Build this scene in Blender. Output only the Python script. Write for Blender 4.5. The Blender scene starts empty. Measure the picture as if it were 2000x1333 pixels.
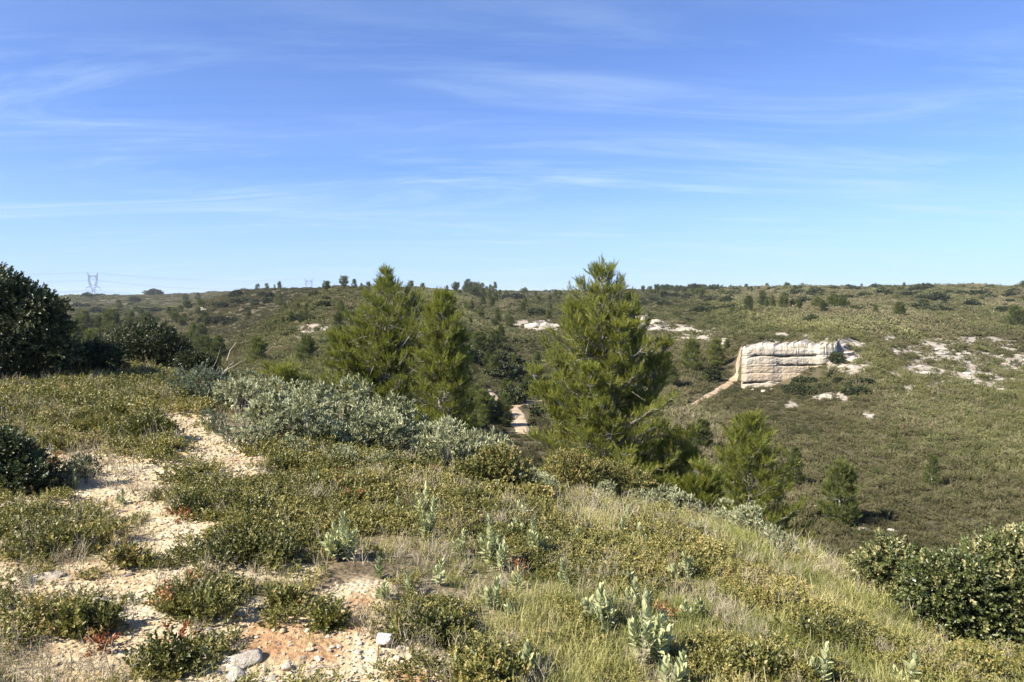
import bpy, math, random
import numpy as np
from mathutils import Vector, Matrix

random.seed(5)
rng = np.random.default_rng(11)
scene = bpy.context.scene
COL = scene.collection
R = math.radians

# ------------------------------------------------------------------ camera
LENS, SENSOR = 26.0, 36.0
FPX = LENS / SENSOR * 2000.0            # focal length in photo pixels
PITCH = R(3.4)
cam_d = bpy.data.cameras.new('camera')
cam_d.lens, cam_d.sensor_width, cam_d.sensor_fit = LENS, SENSOR, 'HORIZONTAL'
cam_d.clip_start, cam_d.clip_end = 0.1, 12000
cam = bpy.data.objects.new('camera', cam_d)
cam.location = (0, 0, 0)                # eye level is z = 0, the ground lies 1.65 m lower
cam.rotation_euler = (R(90) - PITCH, 0, 0)
COL.objects.link(cam)
scene.camera = cam

# ------------------------------------------------------------------ sun, sky, exposure
SUN_EL, SUN_AZ = R(39), R(-117)         # azimuth measured from +Y (view direction) towards +X
sdir = Vector((math.sin(SUN_AZ) * math.cos(SUN_EL), math.cos(SUN_AZ) * math.cos(SUN_EL), math.sin(SUN_EL)))
sun_d = bpy.data.lights.new('sun', 'SUN')
sun_d.energy, sun_d.angle, sun_d.color = 4.3, R(0.53), (1.0, 0.935, 0.83)
sun = bpy.data.objects.new('sun', sun_d)
sun.rotation_euler = (-sdir).to_track_quat('-Z', 'Y').to_euler()
sun.location = sdir * 50
COL.objects.link(sun)

world = bpy.data.worlds.new('World')
scene.world = world
world.use_nodes = True
wt = world.node_tree
wt.nodes.clear()


def nd(t, kind, **kw):
    n = t.nodes.new(kind)
    for k, v in kw.items():
        setattr(n, k, v)
    return n


def build_world():
    L = wt.links.new
    out = nd(wt, 'ShaderNodeOutputWorld')
    bg = nd(wt, 'ShaderNodeBackground')
    bg.inputs['Strength'].default_value = 0.05
    sky = nd(wt, 'ShaderNodeTexSky', sky_type='NISHITA')
    sky.sun_disc = False
    sky.sun_elevation, sky.sun_rotation = SUN_EL, SUN_AZ % (2 * math.pi)
    sky.altitude, sky.air_density, sky.dust_density, sky.ozone_density = 200, 0.85, 0.0, 4.5
    grade = nd(wt, 'ShaderNodeMix', data_type='RGBA', blend_type='MULTIPLY')     # deep clear-air blue
    grade.inputs['Factor'].default_value = 1.0
    L(sky.outputs[0], grade.inputs['A']); grade.inputs['B'].default_value = (0.85, 0.97, 1.34, 1)
    # thin cirrus: noise on a flat layer high above
    tc = nd(wt, 'ShaderNodeTexCoord')
    sep = nd(wt, 'ShaderNodeSeparateXYZ')
    L(tc.outputs['Generated'], sep.inputs[0])
    zz = nd(wt, 'ShaderNodeMath', operation='MAXIMUM'); zz.inputs[1].default_value = 0.0
    L(sep.outputs['Z'], zz.inputs[0])
    za = nd(wt, 'ShaderNodeMath', operation='ADD'); za.inputs[1].default_value = 0.09
    L(zz.outputs[0], za.inputs[0])
    dx = nd(wt, 'ShaderNodeMath', operation='DIVIDE'); dy = nd(wt, 'ShaderNodeMath', operation='DIVIDE')
    L(sep.outputs['X'], dx.inputs[0]); L(za.outputs[0], dx.inputs[1])
    L(sep.outputs['Y'], dy.inputs[0]); L(za.outputs[0], dy.inputs[1])
    comb = nd(wt, 'ShaderNodeCombineXYZ')
    L(dx.outputs[0], comb.inputs[0]); L(dy.outputs[0], comb.inputs[1])

    def cirrus(rot, sx, sy, scale, detail, lo, hi, amount, dist):
        mp = nd(wt, 'ShaderNodeMapping')
        mp.inputs['Rotation'].default_value = (0, 0, R(rot))
        mp.inputs['Scale'].default_value = (sx, sy, 1)
        L(comb.outputs[0], mp.inputs[0])
        nz = nd(wt, 'ShaderNodeTexNoise')
        nz.inputs['Scale'].default_value, nz.inputs['Detail'].default_value = scale, detail
        nz.inputs['Roughness'].default_value, nz.inputs['Distortion'].default_value = 0.68, dist
        L(mp.outputs[0], nz.inputs[0])
        mr = nd(wt, 'ShaderNodeMapRange', interpolation_type='SMOOTHSTEP')
        mr.inputs[1].default_value, mr.inputs[2].default_value = lo, hi
        mr.inputs[3].default_value, mr.inputs[4].default_value = 0.0, amount
        L(nz.outputs[0], mr.inputs[0])
        return mr.outputs[0]
    a = cirrus(14, 0.30, 1.0, 1.5, 7, 0.45, 0.80, 0.85, 1.0)
    b = cirrus(-12, 0.16, 1.1, 0.8, 6, 0.32, 0.80, 0.20, 0.3)
    add = nd(wt, 'ShaderNodeMath', operation='ADD', use_clamp=True)
    fade = nd(wt, 'ShaderNodeMapRange'); fade.inputs[1].default_value, fade.inputs[2].default_value = 0.10, 0.36
    fade.inputs[3].default_value, fade.inputs[4].default_value = 1.0, 0.16
    L(sep.outputs['Z'], fade.inputs[0])
    low = nd(wt, 'ShaderNodeMapRange'); low.inputs[1].default_value, low.inputs[2].default_value = 0.0, 0.16      # thin haze towards the horizon
    low.inputs[3].default_value, low.inputs[4].default_value = 0.80, 0.06
    L(sep.outputs['Z'], low.inputs[0])
    am = nd(wt, 'ShaderNodeMath', operation='MULTIPLY')
    L(a, am.inputs[0]); L(fade.outputs[0], am.inputs[1])
    veil = nd(wt, 'ShaderNodeMix', data_type='RGBA')
    L(low.outputs[0], veil.inputs['Factor']); L(grade.outputs['Result'], veil.inputs['A'])
    veil.inputs['B'].default_value = (3.2, 4.65, 7.1, 1)
    L(am.outputs[0], add.inputs[0]); L(b, add.inputs[1])
    mix = nd(wt, 'ShaderNodeMix', data_type='RGBA')
    L(add.outputs[0], mix.inputs['Factor'])
    L(veil.outputs['Result'], mix.inputs['A'])
    mix.inputs['B'].default_value = (4.3, 5.7, 7.3, 1)
    L(mix.outputs['Result'], bg.inputs['Color'])
    L(bg.outputs[0], out.inputs[0])


build_world()
scene.view_settings.view_transform = 'Standard'
scene.view_settings.look = 'None'
scene.view_settings.gamma = 1.0
scene.view_settings.exposure = 1.6
scene.view_settings.use_curve_mapping = False
try:
    scene.cycles.max_bounces = 5
    scene.cycles.diffuse_bounces = 2
    scene.cycles.glossy_bounces = 2
    scene.cycles.transmission_bounces = 3
    scene.cycles.transparent_max_bounces = 4
    scene.cycles.use_denoising = True
    scene.cycles.denoiser = 'OPENIMAGEDENOISE'
    scene.cycles.denoising_input_passes = 'RGB_ALBEDO_NORMAL'
    scene.cycles.denoising_prefilter = 'ACCURATE'
except Exception:
    pass


# ------------------------------------------------------------------ helpers: noise, interpolation, projection
def _hash(ix, iy, seed):
    h = (ix * 374761393 + iy * 668265263 + seed * 1274126177) & 0xFFFFFFFF
    h = ((h ^ (h >> 13)) * 1274126177) & 0xFFFFFFFF
    h = h ^ (h >> 16)
    return (h & 0xFFFF) / 65535.0


def vnoise(x, y, seed=0):
    x = np.asarray(x, float); y = np.asarray(y, float)
    ix = np.floor(x).astype(np.int64); iy = np.floor(y).astype(np.int64)
    fx = x - ix; fy = y - iy
    fx = fx * fx * fx * (fx * (fx * 6 - 15) + 10); fy = fy * fy * fy * (fy * (fy * 6 - 15) + 10)
    a = _hash(ix, iy, seed); b = _hash(ix + 1, iy, seed); c = _hash(ix, iy + 1, seed); d = _hash(ix + 1, iy + 1, seed)
    return (a + (b - a) * fx + (c - a) * fy + (a - b - c + d) * fx * fy) * 2 - 1


def fbm(x, y, seed=0, octv=4, gain=0.5):
    s = 0; a = 1.0; t = 0
    for i in range(octv):
        s = s + a * vnoise(np.asarray(x) * 2 ** i + 17.3 * i, np.asarray(y) * 2 ** i - 9.1 * i, seed + i)
        t += a; a *= gain
    return s / t


def sstep(a, b, x):
    t = np.clip((np.asarray(x, float) - a) / (b - a), 0, 1)
    return t * t * (3 - 2 * t)


def pchip(x, y, xq):
    x = np.asarray(x, float); y = np.asarray(y, float); xq = np.asarray(xq, float)
    h = np.diff(x); d = (np.diff(y, axis=0).T / h).T
    m = np.zeros_like(y)
    for i in range(1, len(x) - 1):
        w1 = 2 * h[i] + h[i - 1]; w2 = h[i] + 2 * h[i - 1]
        ok = d[i - 1] * d[i] > 0
        with np.errstate(divide='ignore', invalid='ignore'):
            v = (w1 + w2) / (w1 / d[i - 1] + w2 / d[i])
        m[i] = np.where(ok, v, 0)
    m[0], m[-1] = d[0], d[-1]
    k = np.clip(np.searchsorted(x, xq) - 1, 0, len(x) - 2)
    t = np.clip((xq - x[k]) / h[k], 0, 1)
    hh = h[k]
    if y.ndim > 1:
        t = t[:, None]; hh = hh[:, None]
    return (y[k] * (1 + 2 * t) * (1 - t) ** 2 + m[k] * hh * t * (1 - t) ** 2 + y[k + 1] * t * t * (3 - 2 * t) + m[k + 1] * hh * t * t * (t - 1))


CP, SP = math.cos(PITCH), math.sin(PITCH)


def ray(px, py):
    xc = (px - 1000.0) / FPX; yc = -(py - 666.5) / FPX
    return xc, CP + yc * SP, -SP + yc * CP


def zp(Y, py):
    _, fy, fz = ray(1000, py)
    return fz / fy * Y


def to_px(x, y, z):
    x = np.asarray(x, float); f = y * CP - z * SP; u = y * SP + z * CP
    return 1000 + x / f * FPX, 666.5 - u / f * FPX


# ------------------------------------------------------------------ terrain: height profiles along viewing directions
#  points of a profile: foot, near, mid, crest, flank, valley, low, slope, first ridge, dip, second ridge, dip, far ridge, beyond, horizon
NEARP = {  # px: near(3.1) z, (mid Y,z), (crest Y,z), (flank Y,z)
    -800: (-1.62, (8, -1.70), (17, -1.75), (26, -2.6)),
    0: (-1.64, (8, -1.70), (17, -1.75), (25, -2.7)),
    250: (-1.65, (8, -1.70), (17, -1.78), (25, -2.9)),
    420: (-1.65, (7, -1.70), (14.5, -1.88), (23, -3.1)),
    600: (-1.65, (6, -1.74), (12, -2.10), (20, -3.6)),
    800: (-1.65, (6, -1.82), (11, -2.40), (19, -4.2)),
    1000: (-1.68, (6, -1.95), (10, -2.70), (16, -4.4)),
    1200: (-1.74, (5.6, -2.03), (9.6, -2.78), (15, -4.4)),
    1400: (-1.80, (5.4, -2.15), (9.0, -2.85), (14, -4.9)),
    1700: (-1.88, (4.9, -2.25), (7.0, -2.80), (12, -5.2)),
    2000: (-1.95, (4.2, -2.30), (5.4, -2.72), (10, -5.0)),
    2800: (-2.05, (3.9, -2.45), (5.0, -2.90), (9, -5.0)),
}
FARP = {  # px: valley(Y,z), then (Y, py) x 8: low, slope, ridge1, dip1, ridge2, dip2, far ridge
    -800: ((40, -5.5), (80, 725), (110, 700), (150, 680), (200, 660), (330, 630), (480, 612), (900, 584)),
    0: ((40, -5.5), (80, 720), (110, 696), (150, 676), (200, 656), (330, 626), (480, 608), (900, 581)),
    250: ((40, -5.5), (80, 715), (110, 692), (150, 672), (200, 652), (330, 622), (480, 606), (900, 579.5)),
    330: ((40, -5.8), (75, 720), (105, 706), (140, 690), (190, 678), (330, 621), (490, 604), (880, 577)),
    400: ((40, -6.0), (70, 735), (95, 720), (120, 702), (170, 700), (330, 603), (450, 604), (850, 575)),
    480: ((40, -6.4), (66, 742), (92, 700), (130, 658), (180, 662), (340, 579), (450, 586), (820, 571)),
    560: ((40, -7.0), (62, 745), (95, 682), (150, 607), (200, 612), (340, 573), (450, 580), (800, 567.5)),
    640: ((40, -7.4), (60, 745), (95, 672), (170, 573), (220, 581), (350, 569), (450, 576), (800, 566)),
    760: ((38, -7.8), (58, 750), (95, 672), (180, 566), (230, 573), (350, 567), (450, 575), (800, 566)),
    900: ((36, -8.2), (55, 785), (90, 695), (150, 622), (190, 616), (300, 586), (420, 581), (700, 571)),
    1000: ((35, -8.8), (58, 802), (90, 722), (140, 650), (180, 640), (260, 600), (400, 586), (700, 575)),
    1100: ((32, -9.4), (56, 806), (90, 726), (140, 650), (180, 636), (260, 600), (400, 583), (700, 573)),
    1250: ((30, -10.2), (50, 850), (75, 765), (120, 662), (160, 632), (260, 597), (400, 581), (650, 571)),
    1400: ((28, -10.3), (45, 895), (70, 795), (86, 742), (97, 706), (140, 640), (230, 605), (560, 569)),
    1440: ((28, -10.3), (45, 900), (70, 795), (84, 752), (95, 697), (135, 640), (225, 605), (550, 568)),
    1458: ((28, -10.3), (45, 900), (70, 796), (84.6, 757), (88, 675), (132, 640), (222, 605), (545, 568)),
    1550: ((28, -10.4), (44, 915), (68, 803), (82.4, 757), (88, 670), (138, 632), (222, 602), (520, 567)),
    1630: ((28, -10.4), (43, 925), (66, 806), (81.5, 734), (88, 667), (140, 630), (224, 602), (510, 566)),
    1680: ((28, -10.4), (43, 930), (65, 804), (79.5, 722), (98, 667), (142, 632), (226, 603), (505, 565)),
    1800: ((28, -10.4), (42, 945), (65, 803), (88, 715), (108, 668), (150, 636), (230, 605), (500, 565)),
    2000: ((27, -10.4), (42, 955), (62, 825), (85, 735), (105, 692), (140, 650), (220, 612), (480, 567)),
    2800: ((27, -10.4), (42, 965), (62, 840), (85, 750), (105, 705), (140, 660), (220, 618), (480, 575)),
}
YMIN, YMAX = 0.55, 3200.0
NU, NY = 380, 600
UMIN, UMAX = (-800 - 1000) / FPX, (2800 - 1000) / FPX


def build_heights():
    pxs = np.linspace(-800, 2800, NU)
    npx = sorted(NEARP); fpx = sorted(FARP)
    na = np.array([[math.log(3.1), NEARP[p][0]] + [v for q in NEARP[p][1:] for v in (math.log(q[0]), q[1])] for p in npx])
    fa = np.array([[math.log(FARP[p][0][0]), FARP[p][0][1]] + [v for q in FARP[p][1:] for v in (math.log(q[0]), zp(q[0], q[1]))] for p in fpx])
    nq = pchip(npx, na, pxs); fq = pchip(fpx, fa, pxs)
    lY = np.linspace(math.log(YMIN), math.log(YMAX), NY)
    Z = np.zeros((NU, NY))
    for i in range(NU):
        n, f = nq[i], fq[i]
        ys = [math.log(YMIN)] + list(n[0::2]) + list(f[0::2])
        zs = [n[1] + 0.02] + list(n[1::2]) + list(f[1::2])
        yj, zj = math.exp(ys[-1]), zs[-1]
        ys += [math.log(yj * 1.5), math.log(YMAX)]
        zs += [zj - yj * 0.03, zj - 60]
        Z[i] = pchip(ys, zs, lY)
    return pxs, lY, Z


PXS, LY, ZG = build_heights()
UU, LL = np.meshgrid((PXS - 1000) / FPX, LY, indexing='ij')
YY = np.exp(LL); XX = UU * YY
near_w = sstep(30, 16, YY)
ZG = ZG + near_w * (0.05 * fbm(XX / 1.7, YY / 1.7, 3) + 0.022 * fbm(XX / 0.45, YY / 0.45, 9, 3))
hill_w = sstep(28, 60, YY)
cl_guard = 1 - np.exp(-(((PXS[:, None] - 1550) / 130) ** 2 + ((YY - 86) / 9) ** 2)) * 0.95
ZG = ZG + hill_w * cl_guard * (0.45 * fbm(XX / 14, YY / 14, 21, 4) * np.clip(YY / 90, 0.5, 3.0))
ZG = ZG + sstep(120, 300, YY) * 1.3 * fbm(XX / 60, YY / 60, 31, 3)
ZG = ZG + sstep(95, 150, YY) * sstep(900, 600, YY) * cl_guard * (1.1 - 4.2 * np.abs(fbm(XX / 42 + 3.1, YY / 75, 36, 3))) * np.clip(YY / 230, .4, 1.6)   # gullies


def samp(G, x, y):
    x = np.asarray(x, float); y = np.maximum(np.asarray(y, float), YMIN)
    fu = np.clip((x / y - UMIN) / (UMAX - UMIN) * (NU - 1), 0, NU - 1.001)
    fy = np.clip((np.log(y) - LY[0]) / (LY[-1] - LY[0]) * (NY - 1), 0, NY - 1.001)
    i = fu.astype(int); j = fy.astype(int); a = fu - i; b = fy - j
    return G[i, j] * (1 - a) * (1 - b) + G[i + 1, j] * a * (1 - b) + G[i, j + 1] * (1 - a) * b + G[i + 1, j + 1] * a * b


def ground(x, y):
    return samp(ZG, x, y)


_YM = np.exp(np.linspace(math.log(1.0), math.log(2500), 4000))


def hit(px, py, ymin=1.0, ymax=2500.0):
    """first point of the ground seen along a photo pixel"""
    rx, fy, fz = ray(px, py)
    Y = _YM[(_YM >= ymin) & (_YM <= ymax)]
    gx = Y * rx / fy; gz = ground(gx, Y); rz = Y * fz / fy
    k = np.nonzero(rz <= gz)[0]
    if len(k) == 0:
        i = int(np.argmin(rz - gz))
    else:
        i = int(k[0])
    return float(gx[i]), float(Y[i]), float(gz[i])


def at_depth(px, Y):
    """point of the ground under image column px at depth Y"""
    x = (px - 1000) / FPX * Y
    for _ in range(3):
        z = float(ground(x, Y))
        x = (px - 1000) / FPX * (Y * CP - z * SP)
    return x, Y, float(ground(x, Y))


PXG, PYG = to_px(XX, YY, ZG)


def ells(lst, px, py, extra=0.0):
    m = np.full(np.shape(px), -9.0)
    for e in lst:
        cx, cy, rx, ry = e[:4]
        a = R(e[4]) if len(e) > 4 else 0.0
        dx = (px - cx); dy = (py - cy)
        u = (dx * math.cos(a) + dy * math.sin(a)) / rx; v = (-dx * math.sin(a) + dy * math.cos(a)) / ry
        m = np.maximum(m, 1 - np.sqrt(u * u + v * v))
    return m


GRAVEL = [(370, 832, 92, 36, 18), (440, 885, 130, 42, 32), (525, 938, 90, 34, 15), (215, 890, 110, 34, 10), (250, 945, 140, 44), (300, 1015, 130, 42), (420, 905, 90, 30),
          (130, 985, 190, 30), (300, 1080, 120, 40), (170, 1145, 200, 50), (430, 1125, 90, 30), (570, 1115, 70, 22), (620, 1270, 240, 95, 8), (690, 1200, 95, 70), (60, 905, 90, 30),
          (520, 1310, 200, 80), (770, 1310, 120, 60), (110, 1290, 200, 62), (330, 1300, 140, 60), (470, 1195, 90, 34), (290, 1235, 90, 40), (10, 1150, 90, 40), (380, 1000, 60, 24), (-120, 1100, 160, 120),
          (1085, 940, 44, 16, 35), (1330, 1160, 30, 10), (1820, 1250, 44, 16, 25), (1570, 1150, 24, 9), (1010, 1085, 30, 10)]
GRASS_BARE = [(1600, 1190, 120, 22, 20), (1800, 1270, 110, 28, 25)]
BARE = [(1810, 683, 52, 9), (1865, 668, 75, 6), (1935, 673, 45, 6), (1990, 697, 45, 14), (1870, 732, 42, 15), (1905, 704, 32, 10), (1945, 730, 12, 18),
        (1820, 722, 16, 6), (1772, 763, 16, 8), (1812, 757, 10, 4), (1795, 712, 18, 8), (1790, 786, 9, 4), (1811, 792, 8, 4), (1826, 781, 8, 4), (1900, 790, 9, 4),
        (1706, 806, 9, 9), (1612, 658, 42, 7), (1655, 672, 44, 5), (1655, 702, 24, 20), (1668, 722, 12, 8), (1622, 776, 30, 5), (1546, 792, 9, 7), (1693, 716, 14, 6),
        (1412, 668, 12, 9), (1050, 638, 36, 9), (1252, 627, 22, 7), (1278, 632, 26, 6), (1336, 647, 22, 5), (1312, 666, 17, 6), (1322, 679, 12, 5),
        (1388, 661, 16, 6), (598, 652, 10, 13), (622, 641, 24, 4), (592, 662, 20, 3), (685, 607, 10, 3), (1700, 812, 10, 8), (1683, 1032, 9, 4),
        (1735, 665, 14, 8), (1880, 690, 60, 5), (1790, 725, 40, 10), (1925, 745, 40, 8), (1840, 700, 30, 7), (1760, 690, 20, 6), (1985, 715, 26, 10), (1300, 640, 40, 6), (1355, 660, 26, 6), (1400, 650, 22, 5), (1235, 640, 18, 6), (1560, 655, 40, 4), (1960, 760, 10, 7), (1985, 745, 16, 6), (1750, 735, 9, 4), (985, 600, 10, 2), (1850, 745, 30, 6)]
nzm = fbm(PXG / 26, PYG / 13, 77, 4)
nzs = fbm(XX / 0.5, YY / 0.5, 41, 4)
near_only = (YY < 15)
far_only = (YY > 20)
G_GRAVEL = np.where(near_only, sstep(-0.12, 0.30, ells(GRAVEL, PXG, PYG) + 0.45 * nzs + .17), 0)
nzb = fbm(XX / 2.6, YY / 4.5, 51, 5, .62)
G_BARE = np.where(far_only, sstep(-0.10, 0.10, ells(BARE, PXG, PYG) + 0.75 * nzb + .48), 0)
G_GRAVEL = np.maximum(G_GRAVEL, np.where(near_only, sstep(-.05, .4, ells([(590, 1275, 200, 62, 4), (690, 1210, 70, 45), (390, 870, 150, 42, 28), (230, 945, 120, 42)], PXG, PYG) + .3 * nzs), 0))
G_STRAW = np.where(YY < 26, sstep(-0.5, 0.5, ells([(1450, 1180, 620, 230, 12), (1150, 1000, 300, 120, 30)], PXG, PYG) + 0.4 * nzs), 0)
G_OCHRE = np.where(near_only, sstep(-.1, .5, ells([(555, 1255, 150, 62, 5), (660, 1215, 90, 40), (700, 1180, 40, 26), (450, 1150, 50, 16), (800, 1320, 50, 20)], PXG, PYG) + .45 * nzs), 0)
G_GREY = sstep(-0.2, 0.35, fbm(XX / 9, YY / 9, 61, 3))


# ------------------------------------------------------------------ helpers: meshes, objects, materials
def lin(c):
    return tuple((v / 12.92 if v <= 0.04045 else ((v + 0.055) / 1.055) ** 2.4) for v in (q / 255.0 for q in c))


def mesh_from(name, V, faces, mats, matidx=None, v=None, smooth=False):
    """faces: list of int arrays (n,3) or (n,4); matidx: list of ints, one for each array; v: one float for each vertex"""
    me = bpy.data.meshes.new(name)
    V = np.asarray(V, np.float32)
    faces = [np.asarray(f, np.int32) for f in faces if len(f)]
    me.vertices.add(len(V)); me.vertices.foreach_set('co', V.ravel())
    nl = sum(f.size for f in faces); npoly = sum(len(f) for f in faces)
    me.loops.add(nl); me.polygons.add(npoly)
    me.loops.foreach_set('vertex_index', np.concatenate([f.ravel() for f in faces]).astype(np.int32))
    tot = np.concatenate([np.full(len(f), f.shape[1], np.int32) for f in faces])
    start = np.concatenate([[0], np.cumsum(tot)[:-1]]).astype(np.int32)
    me.polygons.foreach_set('loop_start', start)
    if matidx is not None:
        me.polygons.foreach_set('material_index', np.concatenate([np.full(len(f), k, np.int32) for f, k in zip(faces, matidx)]))
    me.polygons.foreach_set('use_smooth', np.full(npoly, smooth))
    for m in (mats if isinstance(mats, (list, tuple)) else [mats]):
        me.materials.append(m)
    if v is not None:
        at = me.attributes.new('v', 'FLOAT', 'POINT')
        at.data.foreach_set('value', np.asarray(v, np.float32))
    me.update(calc_edges=True)
    return me


class Geo:
    """collects pieces of one mesh"""
    def __init__(self):
        self.V, self.F3, self.F4, self.v, self.n = [], [], [], [], 0

    def add(self, V, F, v=0.5):
        V = np.asarray(V, float).reshape(-1, 3); F = np.asarray(F, int)
        self.V.append(V)
        (self.F3 if F.shape[1] == 3 else self.F4).append(F + self.n)
        self.v.append(np.broadcast_to(np.asarray(v, float), (len(V),)))
        self.n += len(V)

    def mesh(self, name, mat, smooth=False):
        if not self.V:
            self.add(np.zeros((3, 3)), [[0, 1, 2]])
        fs = []
        if self.F3: fs.append(np.concatenate(self.F3))
        if self.F4: fs.append(np.concatenate(self.F4))
        return mesh_from(name, np.concatenate(self.V), fs, mat, None, np.concatenate(self.v), smooth)


def link(o, parent=None):
    COL.objects.link(o)
    if parent is not None:
        o.parent = parent
    return o


def part(name, me, parent=None, label=None):
    o = bpy.data.objects.new(name, me)
    if label: o['label'] = label
    return link(o, parent)


def tag(o, label, cat, group=None, kind=None):
    o['label'] = label; o['category'] = cat
    if group: o['group'] = group
    if kind: o['kind'] = kind
    return o


def empty(name, loc, label, cat, group=None, rz=0.0, sc=1.0):
    o = bpy.data.objects.new(name, None)
    o.empty_display_size = 0.2
    o.location = loc; o.rotation_euler = (0, 0, rz); o.scale = (sc, sc, sc) if np.isscalar(sc) else sc
    COL.objects.link(o)
    return tag(o, label, cat, group)


def copy_tree(src, loc, label, group=None, rz=0.0, sc=1.0, tilt=(0, 0)):
    r = src.copy(); COL.objects.link(r)
    r.location = loc; r.rotation_euler = (tilt[0], tilt[1], rz); r.scale = (sc, sc, sc) if np.isscalar(sc) else sc
    r['label'] = label
    if group: r['group'] = group
    for ch in src.children:
        c = ch.copy(); COL.objects.link(c); c.parent = r
        for g in ch.children:
            d = g.copy(); COL.objects.link(d); d.parent = c
    return r


def new_mat(name):
    m = bpy.data.materials.new(name); m.use_nodes = True
    t = m.node_tree; t.nodes.clear()
    return m, t, t.links.new


def ramp(t, fac, stops):
    r = nd(t, 'ShaderNodeValToRGB')
    els = r.color_ramp.elements
    while len(els) < len(stops): els.new(0.5)
    for e, (p, c) in zip(els, stops):
        e.position = p; e.color = (*c, 1)
    t.links.new(fac, r.inputs[0])
    return r.outputs[0]


def math2(t, op, a, b, clamp=False):
    n = nd(t, 'ShaderNodeMath', operation=op, use_clamp=clamp)
    for i, x in enumerate((a, b)):
        if isinstance(x, (int, float)): n.inputs[i].default_value = x
        else: t.links.new(x, n.inputs[i])
    return n.outputs[0]


def noise(t, vec, scale, detail=4, rough=0.55):
    n = nd(t, 'ShaderNodeTexNoise')
    n.inputs['Scale'].default_value, n.inputs['Detail'].default_value, n.inputs['Roughness'].default_value = scale, detail, rough
    t.links.new(vec, n.inputs['Vector'])
    return n.outputs[0]


def leaf_mat(name, stops, rough=0.55, spec=0.3, transl=0.25, inst=0.0, rnd=0.15, tcol=(1.15, 1.2, 0.6)):
    """stops over a factor made of the leaf's own value v, the plant's own tint and a little chance"""
    m, t, L = new_mat(name)
    a = nd(t, 'ShaderNodeAttribute', attribute_name='v')
    fac = a.outputs['Fac']
    if inst:
        b = nd(t, 'ShaderNodeAttribute', attribute_name='tint', attribute_type='INSTANCER')
        fac = math2(t, 'ADD', math2(t, 'MULTIPLY', fac, 1 - inst), math2(t, 'MULTIPLY', b.outputs['Fac'], inst))
    oi = nd(t, 'ShaderNodeObjectInfo')
    fac = math2(t, 'ADD', fac, math2(t, 'MULTIPLY', math2(t, 'SUBTRACT', oi.outputs['Random'], 0.5), rnd), True)
    col = ramp(t, fac, stops)
    p = nd(t, 'ShaderNodeBsdfPrincipled')
    L(col, p.inputs['Base Color'])
    p.inputs['Roughness'].default_value = rough
    p.inputs['Specular IOR Level'].default_value = spec
    out = nd(t, 'ShaderNodeOutputMaterial')
    if transl > 0:
        tr = nd(t, 'ShaderNodeBsdfTranslucent')
        mx = nd(t, 'ShaderNodeMix', data_type='RGBA', blend_type='MULTIPLY')
        mx.inputs['Factor'].default_value = 1.0
        L(col, mx.inputs['A']); mx.inputs['B'].default_value = (*tcol, 1)
        L(mx.outputs['Result'], tr.inputs[0])
        ms = nd(t, 'ShaderNodeMixShader'); ms.inputs[0].default_value = transl
        L(p.outputs[0], ms.inputs[1]); L(tr.outputs[0], ms.inputs[2]); L(ms.outputs[0], out.inputs[0])
    else:
        L(p.outputs[0], out.inputs[0])
    return m


def plain_mat(name, stops, scale=6.0, rough=0.85, bump=0.3, coord='Object', spec=0.25, stretch=(1, 1, 1), detail=6, metal=0.0, bdist=0.02):
    m, t, L = new_mat(name)
    tc = nd(t, 'ShaderNodeTexCoord')
    mp = nd(t, 'ShaderNodeMapping'); mp.inputs['Scale'].default_value = stretch
    L(tc.outputs[coord], mp.inputs[0])
    n = noise(t, mp.outputs[0], scale, detail, 0.62)
    oi = nd(t, 'ShaderNodeObjectInfo')
    f = math2(t, 'ADD', n, math2(t, 'MULTIPLY', math2(t, 'SUBTRACT', oi.outputs['Random'], 0.5), 0.3), True)
    col = ramp(t, f, stops)
    p = nd(t, 'ShaderNodeBsdfPrincipled')
    L(col, p.inputs['Base Color'])
    p.inputs['Roughness'].default_value = rough; p.inputs['Specular IOR Level'].default_value = spec
    p.inputs['Metallic'].default_value = metal
    if bump:
        b = nd(t, 'ShaderNodeBump'); b.inputs['Strength'].default_value = bump; b.inputs['Distance'].default_value = bdist
        L(noise(t, mp.outputs[0], scale * 3.1, 6, 0.65), b.inputs['Height']); L(b.outputs[0], p.inputs['Normal'])
    out = nd(t, 'ShaderNodeOutputMaterial'); L(p.outputs[0], out.inputs[0])
    return m


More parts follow.
